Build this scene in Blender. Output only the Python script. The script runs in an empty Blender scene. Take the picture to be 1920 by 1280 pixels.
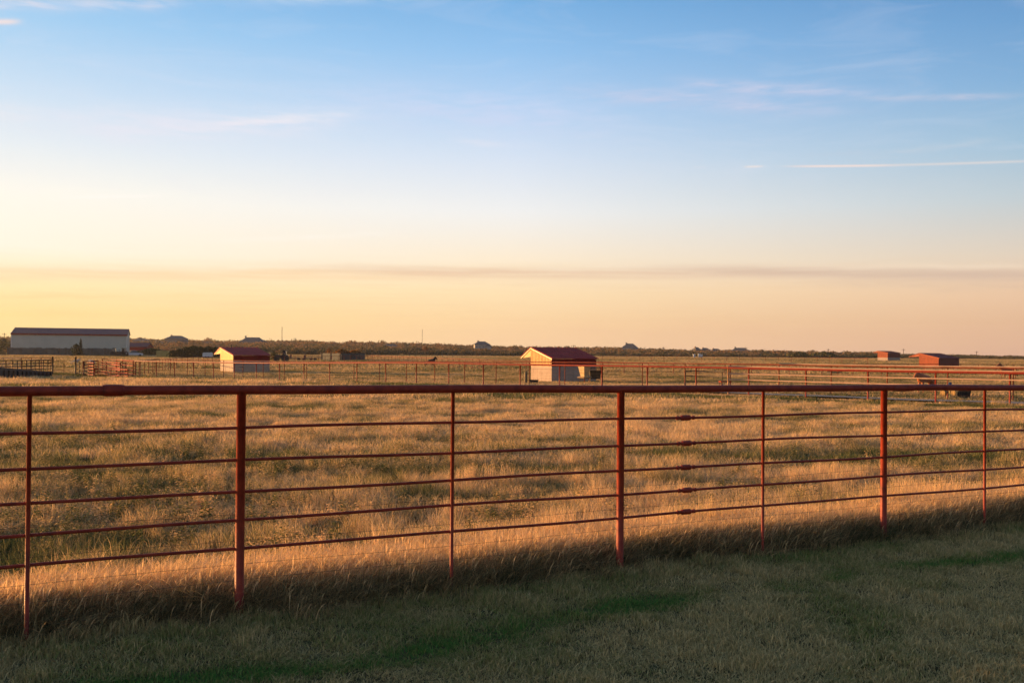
import bpy, bmesh, math, random
import numpy as np
from mathutils import Vector, Matrix

# ------------------------------------------------------------------ camera / world / sun
SC = bpy.context.scene
COL = SC.collection
F = 1866.67                       # focal length in photo pixels (35 mm on full frame)
PITCH, ROLL, EYE = math.atan(21.7 / F), 0.0085, 1.76
f_ = Vector((0, math.cos(PITCH), math.sin(PITCH)))
u0 = Vector((0, -math.sin(PITCH), math.cos(PITCH)))
r0 = Vector((1, 0, 0))
r_ = r0 * math.cos(ROLL) + u0 * math.sin(ROLL)
u_ = u0 * math.cos(ROLL) - r0 * math.sin(ROLL)
cam = bpy.data.cameras.new('camera')
camo = bpy.data.objects.new('camera', cam)
COL.objects.link(camo)
SC.camera = camo
m = Matrix((r_, u_, -f_)).transposed().to_4x4()
m.translation = Vector((0, 0, EYE))
camo.matrix_world = m
cam.lens = 35; cam.sensor_width = 36
cam.clip_start = 0.05; cam.clip_end = 20000
cam.dof.use_dof = True; cam.dof.focus_distance = 9.5; cam.dof.aperture_fstop = 5.6

SUN_AZ, SUN_EL = math.radians(-71), math.radians(5.2)    # azimuth clockwise from +Y
sun_dir = Vector((math.sin(SUN_AZ) * math.cos(SUN_EL), math.cos(SUN_AZ) * math.cos(SUN_EL), math.sin(SUN_EL)))
sl = bpy.data.lights.new('sun', 'SUN'); sl.energy = 5.0; sl.angle = math.radians(0.5); sl.color = (1.0, 0.53, 0.185)
so = bpy.data.objects.new('sun', sl); COL.objects.link(so)
so.rotation_euler = sun_dir.to_track_quat('Z', 'Y').to_euler(); so.location = (-30, 10, 20)

SC.view_settings.view_transform = 'Standard'; SC.view_settings.look = 'None'
SC.view_settings.exposure = 1.1; SC.view_settings.gamma = 1.0
SC.cycles.max_bounces = 6; SC.cycles.diffuse_bounces = 3; SC.cycles.transmission_bounces = 4
SC.cycles.transparent_max_bounces = 6; SC.cycles.volume_bounces = 0

def lin(c):
    return tuple(((v / 255) / 12.92 if v / 255 <= 0.04045 else ((v / 255 + 0.055) / 1.055) ** 2.4) for v in c) + (1,)

W = bpy.data.worlds.new('World'); SC.world = W; W.use_nodes = True
nt = W.node_tree; nt.nodes.clear()
class NB:                                   # small node-building helper
    def __init__(s, nt): s.nt = nt
    def n(s, t, **k):
        x = s.nt.nodes.new(t)
        for a, b in k.items(): setattr(x, a, b)
        return x
    def setin(s, node, i, v):
        if hasattr(v, 'is_linked') or isinstance(v, bpy.types.NodeSocket): s.nt.links.new(v, node.inputs[i])
        elif v is not None: node.inputs[i].default_value = v
    def m(s, op, a, b=None, c=None, clamp=False):
        x = s.n('ShaderNodeMath', operation=op, use_clamp=clamp)
        s.setin(x, 0, a); s.setin(x, 1, b); s.setin(x, 2, c)
        return x.outputs[0]
    def mix(s, f, a, b, bt='MIX'):
        x = s.n('ShaderNodeMix', data_type='RGBA', blend_type=bt)
        s.setin(x, 0, f); s.setin(x, 6, a); s.setin(x, 7, b)
        return x.outputs[2]
    def ramp(s, f, pts, interp='LINEAR'):
        x = s.n('ShaderNodeValToRGB'); x.color_ramp.interpolation = interp
        e = x.color_ramp.elements
        while len(e) < len(pts): e.new(0.5)
        for i, (p, c) in enumerate(pts):
            e[i].position = p; e[i].color = c if len(c) == 4 else tuple(c) + (1,)
        s.setin(x, 0, f)
        return x.outputs[0]
    def noise(s, vec, scale, detail=3, rough=0.5, dist=0.0):
        x = s.n('ShaderNodeTexNoise'); s.setin(x, 'Vector', vec)
        x.inputs['Scale'].default_value = scale; x.inputs['Detail'].default_value = detail
        x.inputs['Roughness'].default_value = rough; x.inputs['Distortion'].default_value = dist
        return x.outputs[0]
    def mapping(s, vec, sc=(1, 1, 1), loc=(0, 0, 0), rot=(0, 0, 0)):
        x = s.n('ShaderNodeMapping'); s.setin(x, 'Vector', vec)
        x.inputs['Scale'].default_value = sc; x.inputs['Location'].default_value = loc; x.inputs['Rotation'].default_value = rot
        return x.outputs[0]
b = NB(nt)
tc = b.n('ShaderNodeTexCoord'); sep = b.n('ShaderNodeSeparateXYZ'); nt.links.new(tc.outputs['Generated'], sep.inputs[0])
dx, dy, dz = sep.outputs
az = b.m('ARCTAN2', dx, dy)                                   # radians clockwise from +Y
el = b.m('MULTIPLY', b.m('ARCSINE', dz), 180 / math.pi)        # degrees
elf = b.m('DIVIDE', el, 90.0, clamp=True)
E = lambda d: d / 90.0
left = b.ramp(elf, [(0, lin((255, 217, 143))), (E(1.8), lin((255, 224, 148))), (E(3.6), lin((255, 236, 184))),
      (E(5.2), lin((255, 247, 228))), (E(8.3), lin((250, 248, 238))), (E(10.7), lin((226, 236, 243))),
      (E(13.5), lin((198, 222, 243))), (E(17), lin((158, 204, 240))), (E(20.5), lin((118, 180, 230))),
      (E(32), lin((96, 132, 172))), (E(60), lin((94, 120, 150))), (1, lin((92, 114, 142)))])
mid = b.ramp(elf, [(0, lin((250, 206, 160))), (E(1.8), lin((254, 216, 162))), (E(3.6), lin((255, 228, 182))),
      (E(5.2), lin((253, 236, 208))), (E(8.0), lin((240, 241, 240))), (E(11), lin((212, 226, 243))),
      (E(14), lin((176, 208, 241))), (E(17), lin((143, 192, 236))), (E(20.5), lin((108, 170, 222))),
      (E(32), lin((96, 132, 172))), (E(60), lin((94, 120, 150))), (1, lin((92, 114, 142)))])
right = b.ramp(elf, [(0, lin((226, 178, 148))), (E(1.8), lin((232, 188, 150))), (E(3.6), lin((238, 202, 168))),
      (E(5.2), lin((226, 210, 190))), (E(8.2), lin((192, 206, 213))), (E(11), lin((160, 193, 217))),
      (E(14), lin((130, 176, 216))), (E(17), lin((108, 160, 208))), (E(20.5), lin((84, 138, 192))),
      (E(32), lin((96, 132, 172))), (E(60), lin((94, 120, 150))), (1, lin((92, 114, 142)))])
azd = b.m('MULTIPLY', az, 180 / math.pi)
dsun = b.m('ABSOLUTE', b.m('SUBTRACT', b.m('WRAP', b.m('SUBTRACT', azd, -72.0), 180.0, -180.0), 0.0))   # degrees away from the sun's azimuth
def mapr(v, a, c):
    x = b.n('ShaderNodeMapRange'); x.interpolation_type = 'LINEAR'
    b.setin(x, 0, v); x.inputs[1].default_value = a; x.inputs[2].default_value = c
    return x.outputs[0]
base = b.mix(mapr(dsun, 45, 72), left, mid)
base = b.mix(mapr(dsun, 72, 99), base, right)
# the half of the sky opposite the sun is dimmer
back = b.ramp(mapr(dsun, 104, 165), [(0, (1, 1, 1)), (1, (.42, .43, .46))])
backw = b.mix(mapr(el, 20, 75), back, (1, 1, 1, 1))
base = b.mix(1.0, base, backw, 'MULTIPLY')
# glow round the sun, outside the frame to the left
vm = b.n('ShaderNodeVectorMath', operation='DOT_PRODUCT'); nt.links.new(tc.outputs['Generated'], vm.inputs[0]); vm.inputs[1].default_value = sun_dir
glow = b.m('POWER', b.m('MAXIMUM', vm.outputs['Value'], 0.0), 24.0)
base = b.mix(b.m('MULTIPLY', glow, 0.8), base, (2.2, 1.5, 0.75, 1))
# cirrus wisps, contrails and the low stratus bar: ellipses in azimuth / elevation broken up by noise
comb = b.n('ShaderNodeCombineXYZ'); b.setin(comb, 0, azd); b.setin(comb, 1, el)
nz_fine = b.noise(b.mapping(comb.outputs[0], (0.35, 2.4, 1)), 1.0, 6, 0.6, 0.4)
nz_warp = b.noise(b.mapping(comb.outputs[0], (0.12, 0.12, 1), (3, 7, 0)), 1.0, 3, 0.5)
elw = b.m('ADD', el, b.m('MULTIPLY', b.m('SUBTRACT', nz_warp, 0.5), 0.9))
elf2 = b.m('ADD', el, b.m('MULTIPLY', b.m('SUBTRACT', nz_warp, 0.5), 0.35))
def px_azel(x, y):
    d = f_ + r_ * ((x - 960) / F) + u_ * ((640 - y) / F); d.normalize()
    return math.degrees(math.atan2(d.x, d.y)), math.degrees(math.asin(d.z))
def streak(x0, y0, x1, y1, thick, warp=True, power=2.0):
    a0, e0 = px_azel(x0, y0); a1, e1 = px_azel(x1, y1)
    ca, ce, hl = (a0 + a1) / 2, (e0 + e1) / 2, max(0.05, (a1 - a0) / 2)
    sl_ = (e1 - e0) / (a1 - a0)
    ew_ = elw if warp is True else (elf2 if warp == 'f' else el)
    u = b.m('SUBTRACT', azd, ca)
    v = b.m('DIVIDE', b.m('SUBTRACT', ew_, b.m('MULTIPLY_ADD', u, sl_, ce)), thick / F * 57.3)
    un = b.m('POWER', b.m('ABSOLUTE', b.m('DIVIDE', u, hl)), 4.0)
    g = b.m('EXPONENT', b.m('MULTIPLY', b.m('ADD', un, b.m('POWER', b.m('ABSOLUTE', v), power)), -1.0))
    return g
brk = b.m('MULTIPLY', b.m('SUBTRACT', nz_fine, 0.30), 2.6, clamp=True)
nz_str = b.noise(b.mapping(comb.outputs[0], (0.16, 5.0, 1), (1, 2, 0)), 1.0, 6, 0.62, 0.6)
nz_cir = b.noise(b.mapping(comb.outputs[0], (0.10, 0.55, 1), (9, 2, 0), (0, 0, 0.12)), 1.0, 7, 0.62, 1.2)
cir = b.m('MULTIPLY', b.m('MULTIPLY', b.m('SUBTRACT', nz_cir, 0.50), 3.0, clamp=True), b.m('MULTIPLY', mapr(el, 6.0, 10.0), 0.20))
base = b.mix(cir, base, lin((228, 228, 240)))
lowc = b.m('MULTIPLY', b.m('MULTIPLY', b.m('SUBTRACT', nz_str, 0.50), 4.0, clamp=True), b.m('MULTIPLY', b.m('SUBTRACT', 1.0, mapr(el, 3.5, 6.0)), 0.26))
base = b.mix(lowc, base, lin((236, 196, 150)))
strk = b.m('MULTIPLY_ADD', b.m('SUBTRACT', nz_str, 0.5), 2.2, 0.9, clamp=True)
def addc(base, g, col, k, noisy=True):
    f = b.m('MULTIPLY', g, k)
    if noisy == 's': f = b.m('MULTIPLY', f, strk)
    elif noisy: f = b.m('MULTIPLY', f, brk)
    return b.mix(f, base, col)
wisp = lin((226, 222, 236)); warm = lin((246, 232, 224))
for (s, c, k, nz) in [
    ((1080, 172, 1560, 205, 14), lin((200, 206, 230)), 0.9, True),
    ((1280, 158, 1640, 172, 11), lin((200, 206, 230)), 0.9, True),
    ((1620, 184, 1900, 180, 5, False), lin((205, 205, 222)), 0.70, True),
    ((380, 238, 660, 212, 8, False), lin((240, 236, 240)), 0.95, True),
    ((40, 232, 640, 226, 26), lin((230, 230, 242)), 0.85, True),
    ((-80, 212, 60, 226, 14), lin((235, 232, 238)), 0.6, True),
    ((640, 180, 1150, 235, 36), lin((208, 216, 242)), 0.6, True),
    ((850, 262, 955, 276, 6, False), lin((226, 228, 240)), 0.6, True),
    ((1075, 258, 1150, 252, 4, False), lin((214, 220, 238)), 0.6, True),
    ((-120, 6, 120, 10, 11), lin((222, 220, 232)), 0.9, True),
    ((140, 2, 320, 6, 10), lin((226, 222, 232)), 0.95, True),
    ((480, -6, 780, 0, 9), lin((205, 220, 240)), 0.8, True),
    ((-40, 42, 36, 41, 4.5, False), lin((236, 222, 222)), 0.95, False),
    ((1620, 296, 1860, 262, 6, False), lin((192, 206, 220)), 0.7, True),
    ((1500, 290, 1640, 285, 5, False), lin((186, 204, 222)), 0.6, True),
    ((1484, 312, 1680, 310, 1.9, False), lin((240, 222, 216)), 0.95, False),
    ((1660, 310, 1960, 301, 2.1, False), lin((220, 216, 216)), 0.75, False),
    ((1396, 313, 1430, 312, 1.8, False), lin((236, 226, 224)), 0.8, False),
    ((1300, 314, 1322, 314, 1.8, False), lin((210, 218, 230)), 0.5, False),
    ((120, 371, 300, 367, 2.6, False), lin((255, 250, 244)), 0.6, False),
    ((420, 452, 720, 438, 4, False), lin((255, 252, 244)), 0.5, True),
]:
    base = addc(base, streak(*s), c, k, nz)
# stratus bar near 500 px and thin layers below it
for (s, c, k, nz) in [
    ((-200, 494, 1300, 497, 5), lin((255, 247, 226)), 0.55, True),
    ((-400, 503, 1000, 511, 12, 'f', 2.4), lin((250, 216, 172)), 0.72, 's'),
    ((600, 505, 1500, 510, 10.5, 'f', 2.4), lin((230, 198, 170)), 0.72, 's'),
    ((1150, 494, 2000, 500, 5), lin((252, 232, 206)), 0.5, False),
    ((1250, 503, 2300, 517, 11, 'f', 2.4), lin((210, 184, 165)), 0.74, 's'),
    ((1500, 532, 2300, 540, 9), lin((212, 186, 164)), 0.45, True),
    ((900, 528, 1500, 534, 9), lin((244, 214, 178)), 0.4, True),
    ((-200, 553, 420, 556, 5), lin((246, 214, 152)), 0.6, True),
    ((330, 572, 680, 566, 5), lin((248, 214, 160)), 0.6, True),
    ((-200, 588, 500, 592, 10), lin((250, 214, 140)), 0.35, True),
    ((1000, 616, 2100, 630, 16), lin((236, 186, 148)), 0.3, True),
]:
    base = addc(base, streak(*s), c, k, nz)
sky = b.n('ShaderNodeTexSky', sky_type='NISHITA'); sky.sun_disc = False
sky.sun_elevation = SUN_EL; sky.sun_rotation = SUN_AZ; sky.air_density = 1.0; sky.dust_density = 1.5
nish = b.mix(1.0, sky.outputs[0], (0.12, 0.12, 0.12, 1), 'MULTIPLY')
upf = mapr(el, 24, 70)
fin = b.mix(b.m('MULTIPLY', upf, 0.35), base, nish)
bg = b.n('ShaderNodeBackground'); nt.links.new(fin, bg.inputs[0]); bg.inputs[1].default_value = 0.485      # exposure is +1.1
wo = b.n('ShaderNodeOutputWorld'); nt.links.new(bg.outputs[0], wo.inputs[0])
W.cycles.sampling_method = 'MANUAL'; W.cycles.sample_map_resolution = 512

# ------------------------------------------------------------------ helpers
rng = np.random.default_rng(7); random.seed(7)
def tag(o, label=None, cat=None, group=None, kind=None):
    if label: o['label'] = label
    if cat: o['category'] = cat
    if group: o['group'] = group
    if kind: o['kind'] = kind
    return o
def empty(name, loc, rz=0, label=None, cat=None, group=None):
    o = bpy.data.objects.new(name, None); COL.objects.link(o); o.location = loc; o.rotation_euler = (0, 0, rz)
    o.empty_display_size = 0.3
    return tag(o, label, cat, group)
class MB:
    def __init__(s): s.v = []; s.f = []; s.sm = []
    def add(s, vs, fs, smooth=False):
        k = len(s.v); s.v += [tuple(v) for v in vs]; s.f += [tuple(i + k for i in f) for f in fs]; s.sm += [smooth] * len(fs)
        return s
    def box(s, c, d, rz=0, mat=None):
        hx, hy, hz = d[0] / 2, d[1] / 2, d[2] / 2
        vs = [Vector((x, y, z)) for x in (-hx, hx) for y in (-hy, hy) for z in (-hz, hz)]
        R = Matrix.Rotation(rz, 3, 'Z')
        if mat is not None: R = mat
        vs = [R @ v + Vector(c) for v in vs]
        return s.add(vs, [(0, 1, 3, 2), (4, 6, 7, 5), (0, 4, 5, 1), (2, 3, 7, 6), (0, 2, 6, 4), (1, 5, 7, 3)])
    def tube(s, pts, rad, n=10, caps=True, smooth=True):
        pts = [Vector(p) for p in pts]
        if not hasattr(rad, '__len__'): rad = [rad] * len(pts)
        k0 = len(s.v); prev = None
        for i, p in enumerate(pts):
            d = (pts[min(i + 1, len(pts) - 1)] - pts[max(i - 1, 0)])
            if d.length < 1e-9: d = Vector((0, 0, 1))
            d.normalize()
            a = Vector((0, 0, 1)) if abs(d.z) < 0.9 else Vector((1, 0, 0))
            x = d.cross(a).normalized(); y = d.cross(x)
            for j in range(n):
                t = 2 * math.pi * j / n
                s.v.append(tuple(p + (x * math.cos(t) + y * math.sin(t)) * rad[i]))
        for i in range(len(pts) - 1):
            for j in range(n):
                a, c = k0 + i * n + j, k0 + i * n + (j + 1) % n
                s.f.append((a, c, c + n, a + n)); s.sm.append(smooth)
        if caps:
            s.f.append(tuple(k0 + j for j in range(n))); s.sm.append(False)
            e = k0 + (len(pts) - 1) * n
            s.f.append(tuple(e + n - 1 - j for j in range(n))); s.sm.append(False)
        return s
    def prism(s, poly, a, bb):
        """poly: list of 3D points (planar); extrude by vector a->bb"""
        n = len(poly); A = [Vector(p) + Vector(a) for p in poly]; B = [Vector(p) + Vector(bb) for p in poly]
        return s.add(A + B, [tuple(range(n - 1, -1, -1)), tuple(range(n, 2 * n))] + [(i, (i + 1) % n, (i + 1) % n + n, i + n) for i in range(n)])
    def build(s, name, mat, parent=None, **k):
        me = bpy.data.meshes.new(name); me.from_pydata(s.v, [], s.f); me.update()
        me.polygons.foreach_set('use_smooth', s.sm)
        o = bpy.data.objects.new(name, me); COL.objects.link(o)
        if mat: me.materials.append(mat)
        if parent: o.parent = parent
        return tag(o, **k)
def copy_tree(o, parent=None):
    c = o.copy(); COL.objects.link(c)
    if parent: c.parent = parent
    for ch in list(o.children): copy_tree(ch, c)
    return c

# terrain ---------------------------------------------------------
KY = np.array([-60, 9, 14, 25, 40, 65, 83, 115, 187, 300, 450, 600, 900, 1300, 3000, 9000.])
ZL = np.array([0, 0, -.02, -.15, -.30, -.33, -.68, -.68, -.50, -.24, .0, 1.8, 6.6, 7.6, 7.6, 7.])
ZR = np.array([0, 0, -.02, -.15, -.30, -.33, -.68, -.68, -.42, .35, .6, .8, 1.2, 1.0, 1.0, 1.])
def zt(x, y):
    y = np.asarray(y, float); x = np.asarray(x, float)
    w = np.clip(x / np.maximum(y, 5) + 0.5, 0, 1)
    w = w * w * (3 - 2 * w)
    far = np.clip((y - 15) / 20, 0, 1)
    pf = (x + 1.7886) * 0.4797 - (y - 6.6) * 0.8775          # distance from the near fence towards the camera
    lawn = np.where(y < 60, -0.42 * np.clip((pf - 0.15) / 5.5, 0, 1), 0)  # lawn dropped so the fence grass keeps it in shade
    lawn = lawn + np.where(y < 60, 0.07 * np.exp(-((pf + .50) / .34) ** 2), 0); bk = np.clip((-pf - 0.3) / 3.5, 0, 1); lawn = lawn - 0.13 * bk * bk * (3 - 2 * bk) * np.clip((40 - y) / 20, 0, 1)  # added ridge sharpens the shade edge; ground behind tilts to the sun
    return np.interp(y, KY, ZL) * (1 - w) + np.interp(y, KY, ZR) * w + 0.03 * far * np.sin(x * .21 + 1) * np.sin(y * .17) + lawn
def zt1(x, y): return float(zt(x, y))
def P(px, py, D):                      # a photo pixel at depth D as a world point
    d = f_ + r_ * ((px - 960) / F) + u_ * ((640 - py) / F)
    return Vector((0, 0, EYE)) + d * (D / d.y)
def G(px, D):                          # standing point on the ground at picture column px, depth D
    x = P(px, 665, D).x
    return Vector((x, D, zt1(x, D)))

# materials -------------------------------------------------------
def mat(name, col, rough=0.6, var=0.15, scale=8.0, col2=None, spec=0.4, metal=0.0, bump=0.0, ribs=None, coord='Object'):
    M = bpy.data.materials.new(name); M.use_nodes = True
    q = NB(M.node_tree); bs = M.node_tree.nodes['Principled BSDF']
    t = q.n('ShaderNodeTexCoord').outputs[coord]
    nz = q.noise(t, scale, 5, 0.6)
    c2 = col2 or tuple(v * (1 - var * 2.2) for v in col[:3])
    c = q.ramp(nz, [(0.32, tuple(c2)[:3]), (0.62, tuple(col)[:3])])
    M.node_tree.links.new(c, bs.inputs['Base Color'])
    bs.inputs['Roughness'].default_value = rough; bs.inputs['Specular IOR Level'].default_value = spec
    bs.inputs['Metallic'].default_value = metal
    if bump:
        bp = q.n('ShaderNodeBump'); bp.inputs['Strength'].default_value = bump; bp.inputs['Distance'].default_value = 0.01
        M.node_tree.links.new(q.noise(t, scale * 6, 4, 0.6), bp.inputs['Height'])
        M.node_tree.links.new(bp.outputs[0], bs.inputs['Normal'])
    return M
M_PAINT = mat('red_oxide_paint', (0.35, 0.042, 0.016), 0.5, 0.12, 14, (0.20, 0.021, 0.010), 0.3, bump=0.25)
_q = NB(M_PAINT.node_tree); _bs = M_PAINT.node_tree.nodes['Principled BSDF']; _src = _bs.inputs['Base Color'].links[0].from_socket
_t = _q.n('ShaderNodeTexCoord').outputs['Object']
_st = _q.ramp(_q.noise(_q.mapping(_t, (3, 3, 1.2)), 2.2, 7, 0.72, .8), [(0.56, (0, 0, 0)), (0.66, (1, 1, 1))])
_sc = _q.ramp(_q.noise(_t, 70, 3, 0.7), [(0.66, (0, 0, 0)), (0.72, (1, 1, 1))])
_c = _q.mix(_q.m('MULTIPLY', _st, 0.55), _src, (0.085, 0.022, 0.014, 1)); _c = _q.mix(_q.m('MULTIPLY', _sc, 0.6), _c, (0.46, 0.16, 0.09, 1))
M_PAINT.node_tree.links.new(_c, _bs.inputs['Base Color'])
M_RUST = mat('rusty_pipe', (0.30, 0.060, 0.025), 0.7, 0.2, 3, (0.14, 0.035, 0.02), 0.2)
M_PALEPIPE = mat('faded_pipe_and_glint', (0.70, 0.44, 0.27), 0.35, 0.05, 3, (0.55, 0.32, 0.19), 0.6)
M_WIRE = mat('weathered_wire', (0.10, 0.07, 0.05), 0.6, 0.3, 5)
M_DARKSTEEL = mat('dark_steel', (0.045, 0.030, 0.025), 0.6, 0.3, 4)
M_SHEDMETAL = mat('tan_siding', (0.95, 0.58, 0.17), 0.6, 0.10, 2)
M_REDSIDING = mat('red_siding', (0.26, 0.024, 0.020), 0.7, 0.12, 2, spec=0.1)
M_ORANGESIDING = mat('orange_red_siding', (0.50, 0.11, 0.035), 0.5, 0.12, 2)
M_REDROOF = mat('red_metal_roof', (0.42, 0.062, 0.056), 0.75, 0.12, 1.2, spec=0.1)
M_BLOCK = mat('whitewashed_panel', (0.47, 0.35, 0.28), 0.8, 0.10, 1.5)
M_BARN = mat('pale_barn_siding', (0.56, 0.55, 0.46), 0.8, 0.04, 0.4)
M_TRIM = mat('white_trim', (0.75, 0.72, 0.66), 0.5, 0.05, 3)
M_WOODFENCE = mat('weathered_boards', (0.10, 0.105, 0.10), 0.85, 0.2, 0.7)
M_BLACK = mat('black_rubber', (0.02, 0.02, 0.022), 0.6, 0.2, 4)
M_YEL = mat('yellow_container_paint', (0.50, 0.38, 0.12), 0.6, 0.1, 1)
M_WHITE = mat('white_paint', (0.7, 0.7, 0.7), 0.5, 0.08, 1)
M_HAY = mat('hay', (0.32, 0.20, 0.08), 0.9, 0.3, 6, bump=0.5)
M_TAN = mat('galvanised_tan', (0.62, 0.42, 0.20), 0.45, 0.15, 3)
M_ORANGE = mat('orange_paint', (0.34, 0.042, 0.014), 0.6, 0.12, 4, spec=0.15)
M_GREY = mat('grey_roof', (0.13, 0.12, 0.12), 0.7, 0.1, 1)
M_HOUSE = mat('house_wall', (0.40, 0.36, 0.33), 0.8, 0.1, 1)
M_BRICK = mat('brick_house_wall', (0.30, 0.22, 0.18), 0.8, 0.1, 1)
M_GLASS = mat('window_glass', (0.03, 0.035, 0.05), 0.15, 0.1, 1, spec=0.6)
M_POLE = mat('pole_wood', (0.12, 0.09, 0.07), 0.9, 0.2, 2)
M_BLUE = mat('blue_plastic', (0.05, 0.10, 0.25), 0.5, 0.1, 2)
M_BARK = mat('bark', (0.10, 0.075, 0.055), 0.9, 0.2, 5)
M_HORSE1 = mat('dark_bay_coat', (0.030, 0.018, 0.012), 0.6, 0.2, 3)
M_HORSE2 = mat('chestnut_coat', (0.24, 0.085, 0.035), 0.6, 0.2, 3)
M_MANE = mat('dark_mane', (0.02, 0.014, 0.01), 0.8, 0.2, 6)
M_STONE = mat('pale_limestone', (0.36, 0.34, 0.31), 0.9, 0.2, 9, bump=0.6)

#@@GROUND
# ------------------------------------------------------------------ ground
def vnoise(x, y, seed, s):
    x = np.asarray(x) / s; y = np.asarray(y) / s
    xi = np.floor(x).astype(int); yi = np.floor(y).astype(int); fx = x - xi; fy = y - yi
    fx = fx * fx * (3 - 2 * fx); fy = fy * fy * (3 - 2 * fy)
    def h(i, j):
        n = (i * 374761393 + j * 668265263 + seed * 1442695041) & 0xffffffff
        n = ((n ^ (n >> 13)) * 1274126177) & 0xffffffff
        return ((n ^ (n >> 16)) & 0xffff) / 65535.0
    return (h(xi, yi) * (1 - fx) + h(xi + 1, yi) * fx) * (1 - fy) + (h(xi, yi + 1) * (1 - fx) + h(xi + 1, yi + 1) * fx) * fy
def fbm(x, y, seed, s, o=4):
    r = 0; a = 0.5; t = 0
    for k in range(o): r = r + a * vnoise(x, y, seed + k, s / 2 ** k); t += a; a *= 0.5
    return r / t
# near fence line: point FP(t), perpendicular distance p (positive on the camera side)
FA, FB, FD, F0 = -0.271, 0.4054, 0.2216, 6.6
def FP(t, z=0.0): return Vector(((FA + FB * t) * F0, (1 + FD * t) * F0, z))
FT = (FP(1) - FP(0)).normalized(); FN = Vector((FT.y, -FT.x, 0))
def fence_p(x, y): return (x - FP(0).x) * FN.x + (y - FP(0).y) * FN.y
def fence_s(x, y): return (x - FP(0).x) * FT.x + (y - FP(0).y) * FT.y
# far fence lines
def line(px0, D, b_, d_, t):
    u = (px0 - 960) / F
    return ((u + b_ * t) * D, (1 + d_ * t) * D)
def LA(t): return line(1894, 43.0, -.05424, .04757, t)
def LB(t): return line(1900, 47.0, -.04784, .04078, t)
a0 = Vector(LA(0)); a1 = Vector(LA(20)); TA = (a1 - a0).normalized(); NA = Vector((-TA.y, TA.x))     # NA points to ... sign fixed below
if NA.y > 0: NA = -NA                                                                                # towards the camera
def pa(x, y): return (x - a0.x) * NA.x + (y - a0.y) * NA.y
def sa(x, y): return (x - a0.x) * TA.x + (y - a0.y) * TA.y

def tone(x, y):                       # 0 straw .. 1 green
    p = fence_p(x, y)
    t = fbm(x * .6, y * 1.3, 3, 5.0, 4)
    t2 = fbm(x * .45, y * 1.2, 5, 1.9, 3)
    t = np.clip((t - 0.465) * 3.2, 0, 1) * .6 + np.clip((t2 - .50) * 4.5, 0, 1) * .5
    fine = fbm(x, y, 11, 0.6, 3)
    t = np.clip(t + (fine - .5) * 1.5, 0, 1)
    # tall dry strip on the field side of the near fence, greener behind it on the left
    strip = np.clip(1 - np.abs(p + 0.55) / 1.3, 0, 1)
    t = t * (1 - strip * 0.85)
    gl = np.exp(-((p + 2.5) / 0.8) ** 2) * np.clip(0.75 - fence_s(x, y) / 5, 0.2, 1)
    t = np.clip(t + gl * 0.55, 0, 1)
    # weedy greener area left of the middle
    wz = np.exp(-((x + 4.5) / 4.0) ** 2 - ((y - 14) / 5.0) ** 2)
    t = np.clip(t + wz * .15, 0, 1)
    q = pa(x, y)
    band = np.exp(-((q - 4.2) / 1.8) ** 2)
    t = np.clip(t + band * 0.9, 0, 1)
    near_lip = np.exp(-((q - 1.0) / 1.0) ** 2)
    t = t * (1 - near_lip * 0.7)
    return t
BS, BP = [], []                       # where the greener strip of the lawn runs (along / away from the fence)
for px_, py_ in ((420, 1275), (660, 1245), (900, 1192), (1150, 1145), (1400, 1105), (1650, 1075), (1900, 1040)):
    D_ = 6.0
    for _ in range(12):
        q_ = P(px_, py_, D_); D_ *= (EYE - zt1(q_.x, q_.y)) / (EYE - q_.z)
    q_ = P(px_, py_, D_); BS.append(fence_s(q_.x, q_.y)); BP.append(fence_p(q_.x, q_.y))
def lawn_tone(x, y):
    p = fence_p(x, y)
    t = 0.12 + np.clip((fbm(x, y, 21, .8, 4) - 0.42) * 2.6, 0, 1) * 0.42
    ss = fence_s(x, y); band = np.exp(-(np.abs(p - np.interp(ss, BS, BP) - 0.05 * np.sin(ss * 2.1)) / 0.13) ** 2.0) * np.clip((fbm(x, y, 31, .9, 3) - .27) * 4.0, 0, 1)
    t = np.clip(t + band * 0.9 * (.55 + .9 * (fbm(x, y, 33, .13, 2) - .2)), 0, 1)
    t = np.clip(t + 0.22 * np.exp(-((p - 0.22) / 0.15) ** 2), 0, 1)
    return t

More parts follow.
